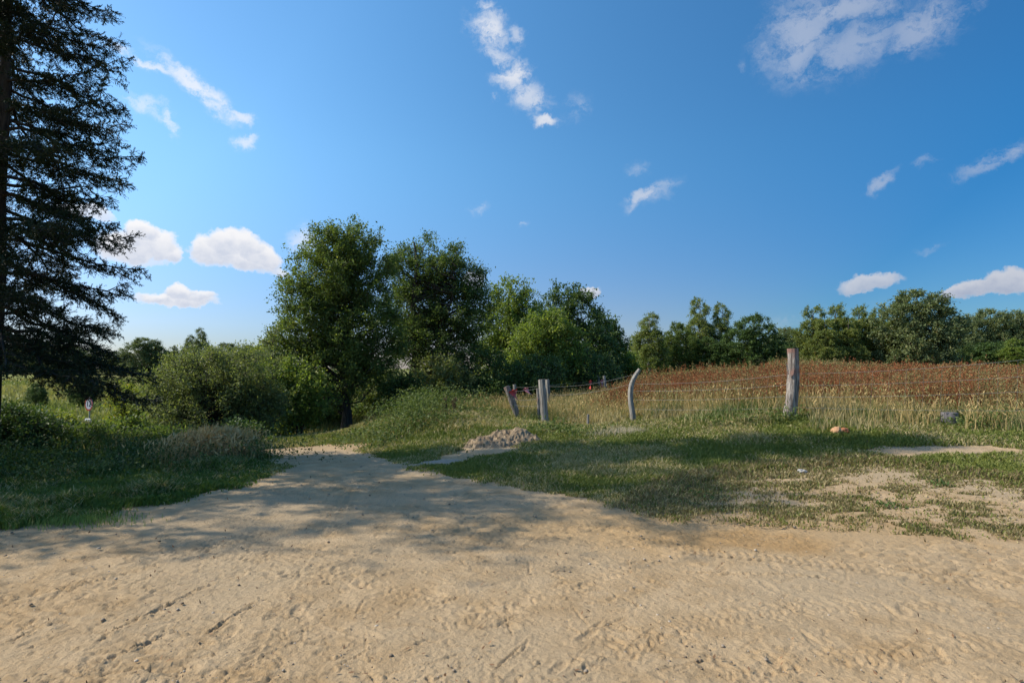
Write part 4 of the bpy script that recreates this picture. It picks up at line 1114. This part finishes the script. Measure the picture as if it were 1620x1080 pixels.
def rough_mat(name, c1, c2, sc=18, bump=.02):
    m, g, p, o = mat(name); tcn = g.new('ShaderNodeTexCoord')
    n = g.noise(tcn.outputs['Object'], sc, 5, .65); g.lk(g.mix(g.mapr(n, .35, .65), (*c1, 1), (*c2, 1)), p.inputs['Base Color']); p.inputs['Roughness'].default_value = .95
    b = g.new('ShaderNodeBump'); b.inputs['Distance'].default_value = bump; g.lk(n, b.inputs['Height']); g.lk(b.outputs[0], p.inputs['Normal'])
    return m
M['brick'] = rough_mat('broken brick', (.38,.20,.10), (.62,.36,.19), 26, .03)
M['stone'] = rough_mat('pale stone', (.30,.28,.25), (.5,.47,.42))
rock('brick_lump', 'left orange lump of broken brick in the grass below the tall post', 'brick', 1320, 684, 11.0, (.12,.10,.085), M['brick'], 3, 'orange brick lumps')
rock('brick_lump', 'right redder lump of broken brick touching its neighbour', 'brick', 1332, 683, 11.0, (.085,.08,.08), rough_mat('redder brick', (.32,.10,.05), (.56,.22,.10), 26, .03), 4, 'orange brick lumps')
rock('stone', 'pale flat stone at the grass edge right of the shadow', 'stone', 1265, 739, 8.4, (.09,.06,.03), M['stone'], 5)

# heap of dug sand with crumbs
def heap():
    r = np.random.default_rng(77); cx, cy = heapx, heapy; z0 = gz(cx, cy)
    n = 150; u = np.linspace(-1, 1, n); U, V_ = np.meshgrid(u, u)
    X = U * 1.02; Y = V_ * .7
    q = np.sqrt(U ** 2 + V_ ** 2)
    top = (1 - sst(.0, 1.0, q)) * .25 * (.65 + .7 * fbm(X + 9, Y + 3, 1.6, 3, 3)) + .13 * np.exp(-((U - .45) ** 2 + (V_ - .1) ** 2) * 9)
    top += (fbm(X, Y, 6, 4, 13, .7) - .5) * .20 * (1 - sst(.6, 1.0, q)) + (vn(X * 26, Y * 26, 5) - .5) * .03 * (1 - sst(.7, 1, q))
    Z = ground(X + cx, Y + cy) - z0 + top - .05 * sst(.75, 1, q)
    P = np.stack([X, Y, Z], -1).reshape(-1, 3); i = np.arange(n - 1)[:, None] * n; j = np.arange(n - 1)[None]
    mb = MB(); mb.add(P, np.stack([i + j, i + j + 1, i + n + j + 1, i + n + j], -1).reshape(-1, 4))
    ob = mb.build('sand_heap', rough_mat('dug sand', (.16,.115,.07), (.36,.265,.165), 9, .04), smooth=True); ob.location = (cx, cy, z0)
    tag(ob, 'low crumbly heap of dug sand in front of the leaning post', 'sand heap')
heap()

# pebbles, crumbs and litter leaves on the sand
r = np.random.default_rng(18); mb = MB()
x, y = scatter(3200, 2.2, 13, -52, 52, r=r); k = (grassiness(x, y) < .3) & ((fbm(x, y, 1.3, 3, 66) > .5) | (r.random(len(x)) < .3)); x, y = x[k], y[k]
n = len(x); s = .003 + .007 * r.random(n) ** 8 * 1.4 + .0004 * np.hypot(x, y); z = ground(x, y)
cube = np.array([[-1,-.6,-.6],[.8,-1,-.5],[1,.7,-.6],[-.7,1,-.5],[-.6,-.5,.6],[.7,-.6,.5],[.6,.6,.7],[-.6,.7,.5]])
cf = np.array([[0,3,2,1],[4,5,6,7],[0,1,5,4],[1,2,6,5],[2,3,7,6],[3,0,4,7]])
a = r.uniform(0, 6.3, n)[:, None]; B = cube[None] * (s[:, None] * (.7 + .6 * r.random((n, 8))))[:, :, None]
Bx = B[:, :, 0] * np.cos(a) - B[:, :, 1] * np.sin(a); By = B[:, :, 0] * np.sin(a) + B[:, :, 1] * np.cos(a)
PV = np.stack([Bx + x[:, None], By + y[:, None], B[:, :, 2] * .7 + (z + s * .3 + .004)[:, None]], -1).reshape(-1, 3)
cc = mixc((.21,.155,.10), (.50,.42,.32), r.random(n) ** 1.5)
mb.add(PV, (np.arange(n)[:, None, None] * 8 + cf[None]).reshape(-1, 4), np.repeat(cc, 8, 0))
mg = attr_mat('pebbles', 0, .9)
tag(mb.build('pebbles', mg, col=True), 'scattered small pebbles and clods lying on the sand', 'pebbles', kind='stuff')
mb = MB(); x, y = scatter(900, 2.2, 11, -52, 52, r=r); k = grassiness(x, y) < .3; x, y = x[k], y[k]; n = len(x)
leaves(mb, np.stack([x, y, ground(x, y) + .018], 1), .028, r, up=3, slim=.4, c=np.repeat(mixc((.12,.07,.04), (.35,.2,.1), r.random(n)), 4, 0), axis=np.zeros((n, 3)))
tag(mb.build('leaf_litter', mg, col=True), 'tiny dry brown leaves and bits scattered on the sand', 'leaf litter', kind='stuff')

# ------------------------------------------------------------------ road sign
def sign():
    b = at(139, 690, 26); b[2] = gz(b[0], b[1])
    root = empty('road_sign', b, 'round red rimmed weight limit sign reading 12 on a pole among the left bushes', 'road sign', rz=math.radians(-25))
    c = at(144.5, 639, 26); c2 = at(143, 667, 26)
    zc = c[2] - b[2]; z2 = c2[2] - b[2]
    met, g_, p_, _ = mat('sign pole'); p_.inputs['Base Color'].default_value = (.35,.34,.33,1); p_.inputs['Metallic'].default_value = .5; p_.inputs['Roughness'].default_value = .5
    wh, g_, p_, _ = mat('sign white'); p_.inputs['Base Color'].default_value = (.40,.41,.43,1); p_.inputs['Roughness'].default_value = .4
    rd, g_, p_, _ = mat('sign red'); p_.inputs['Base Color'].default_value = (.30,.03,.02,1); p_.inputs['Roughness'].default_value = .4
    bk, g_, p_, _ = mat('sign black'); p_.inputs['Base Color'].default_value = (.02,.02,.02,1)
    mb = MB(); tube(mb, [[0, .04, -.2], [0, .04, zc + .3]], .03, 10); mb.build('pole', met, root)
    def disc(r0, r1, y, th=.0):
        n = 48; a = np.arange(n) / n * 2 * PI; V = []
        for rr in (r0, r1): V.append(np.stack([np.cos(a) * rr, np.full(n, y), np.sin(a) * rr + zc], 1))
        V = np.vstack(V); j = np.arange(n); j2 = (j + 1) % n
        return V, np.stack([j, j2, j2 + n, j + n], -1)
    mb = MB(); V, f = disc(.0005, .30, -.012); mb.add(V, f); V2, f2 = disc(.0005, .30, .003); mb.add(V2, f2[:, ::-1])
    n = 48; VV = np.vstack([V[n:], V2[n:]]); j = np.arange(n); j2 = (j + 1) % n; mb.add(VV, np.stack([j, j2, j2 + n, j + n], -1))
    plate = mb.build('disc', wh, root)
    mb = MB(); V, f = disc(.235, .297, -.016); mb.add(V, f); mb.build('rim', rd, plate)
    cu = bpy.data.curves.new('t', 'FONT'); cu.body = '12'; cu.size = .36; cu.extrude = .002; cu.align_x = 'CENTER'; cu.align_y = 'CENTER'
    tmp = bpy.data.objects.new('t', cu); COL.objects.link(tmp); bpy.context.view_layer.update()
    me = bpy.data.meshes.new_from_object(tmp.evaluated_get(bpy.context.evaluated_depsgraph_get())); bpy.data.objects.remove(tmp)
    me.materials.clear(); me.materials.append(bk); ob = bpy.data.objects.new('digits', me); COL.objects.link(ob); ob.parent = plate
    ob.location = (0, -.02, zc); ob.rotation_euler = (PI / 2, 0, 0)
    mb = MB(); w, h = .24, .15; Vb = np.array([[x_, y_, z_] for y_ in (-.012, .003) for z_ in (-h, h) for x_ in (-w, w)]) + [0, 0, z2]
    mb.add(Vb, np.array([[0,1,3,2],[5,4,6,7],[0,2,6,4],[1,5,7,3],[2,3,7,6],[0,4,5,1]])); pl = mb.build('plate', wh, root)
    mb = MB()
    for k, ww in enumerate((.17, .19, .14)):
        zz = z2 + .075 - k * .075; mb.add([[-ww,-.015,zz-.012],[ww,-.015,zz-.012],[ww,-.015,zz+.012],[-ww,-.015,zz+.012]], [[0,1,2,3]])
    mb.build('text_lines', bk, pl)
sign()

# dead dock stalk beside the track, dark seed stalks on the bank
def dead_plant(px, py, h, label, seed, nb=7, col=(.10,.065,.045)):
    r = np.random.default_rng(seed); x, y = hit(px, py); o = np.array([x, y, gz(x, y)])
    mb = MB()
    for k in range(nb):
        a = r.uniform(0, 6.3); l = r.uniform(.02, .16); e = np.array([math.cos(a) * l, math.sin(a) * l, h * r.uniform(.6, 1)])
        P = wob([r.normal() * .02, r.normal() * .02, -.03], e, 5, .05, r); tube(mb, P, np.linspace(.006, .003, 5), 4, c=col)
        m = 60; t = .45 + .55 * r.random(m); Q = np.stack([np.interp(t, np.linspace(0, 1, 5), P[:, i]) for i in range(3)], 1) + r.normal(size=(m, 3)) * .014
        leaves(mb, Q, .03, r, up=0, slim=.6, c=np.array(col) * 1.2)
    ob = mb.build('dock_plant', M['dry'], col=True); ob.location = o; tag(ob, label, 'plant', 'dead seed stalks')
dead_plant(379, 728, .42, 'dead dark brown dock stalk at the tip of the left verge', 1)
dead_plant(706, 655, .55, 'left clump of dark dead seed stalks on the bank under the broad tree', 2)
dead_plant(718, 654, .5, 'right clump of dark dead seed stalks on the bank', 3)
print('done', time.time() - T0)
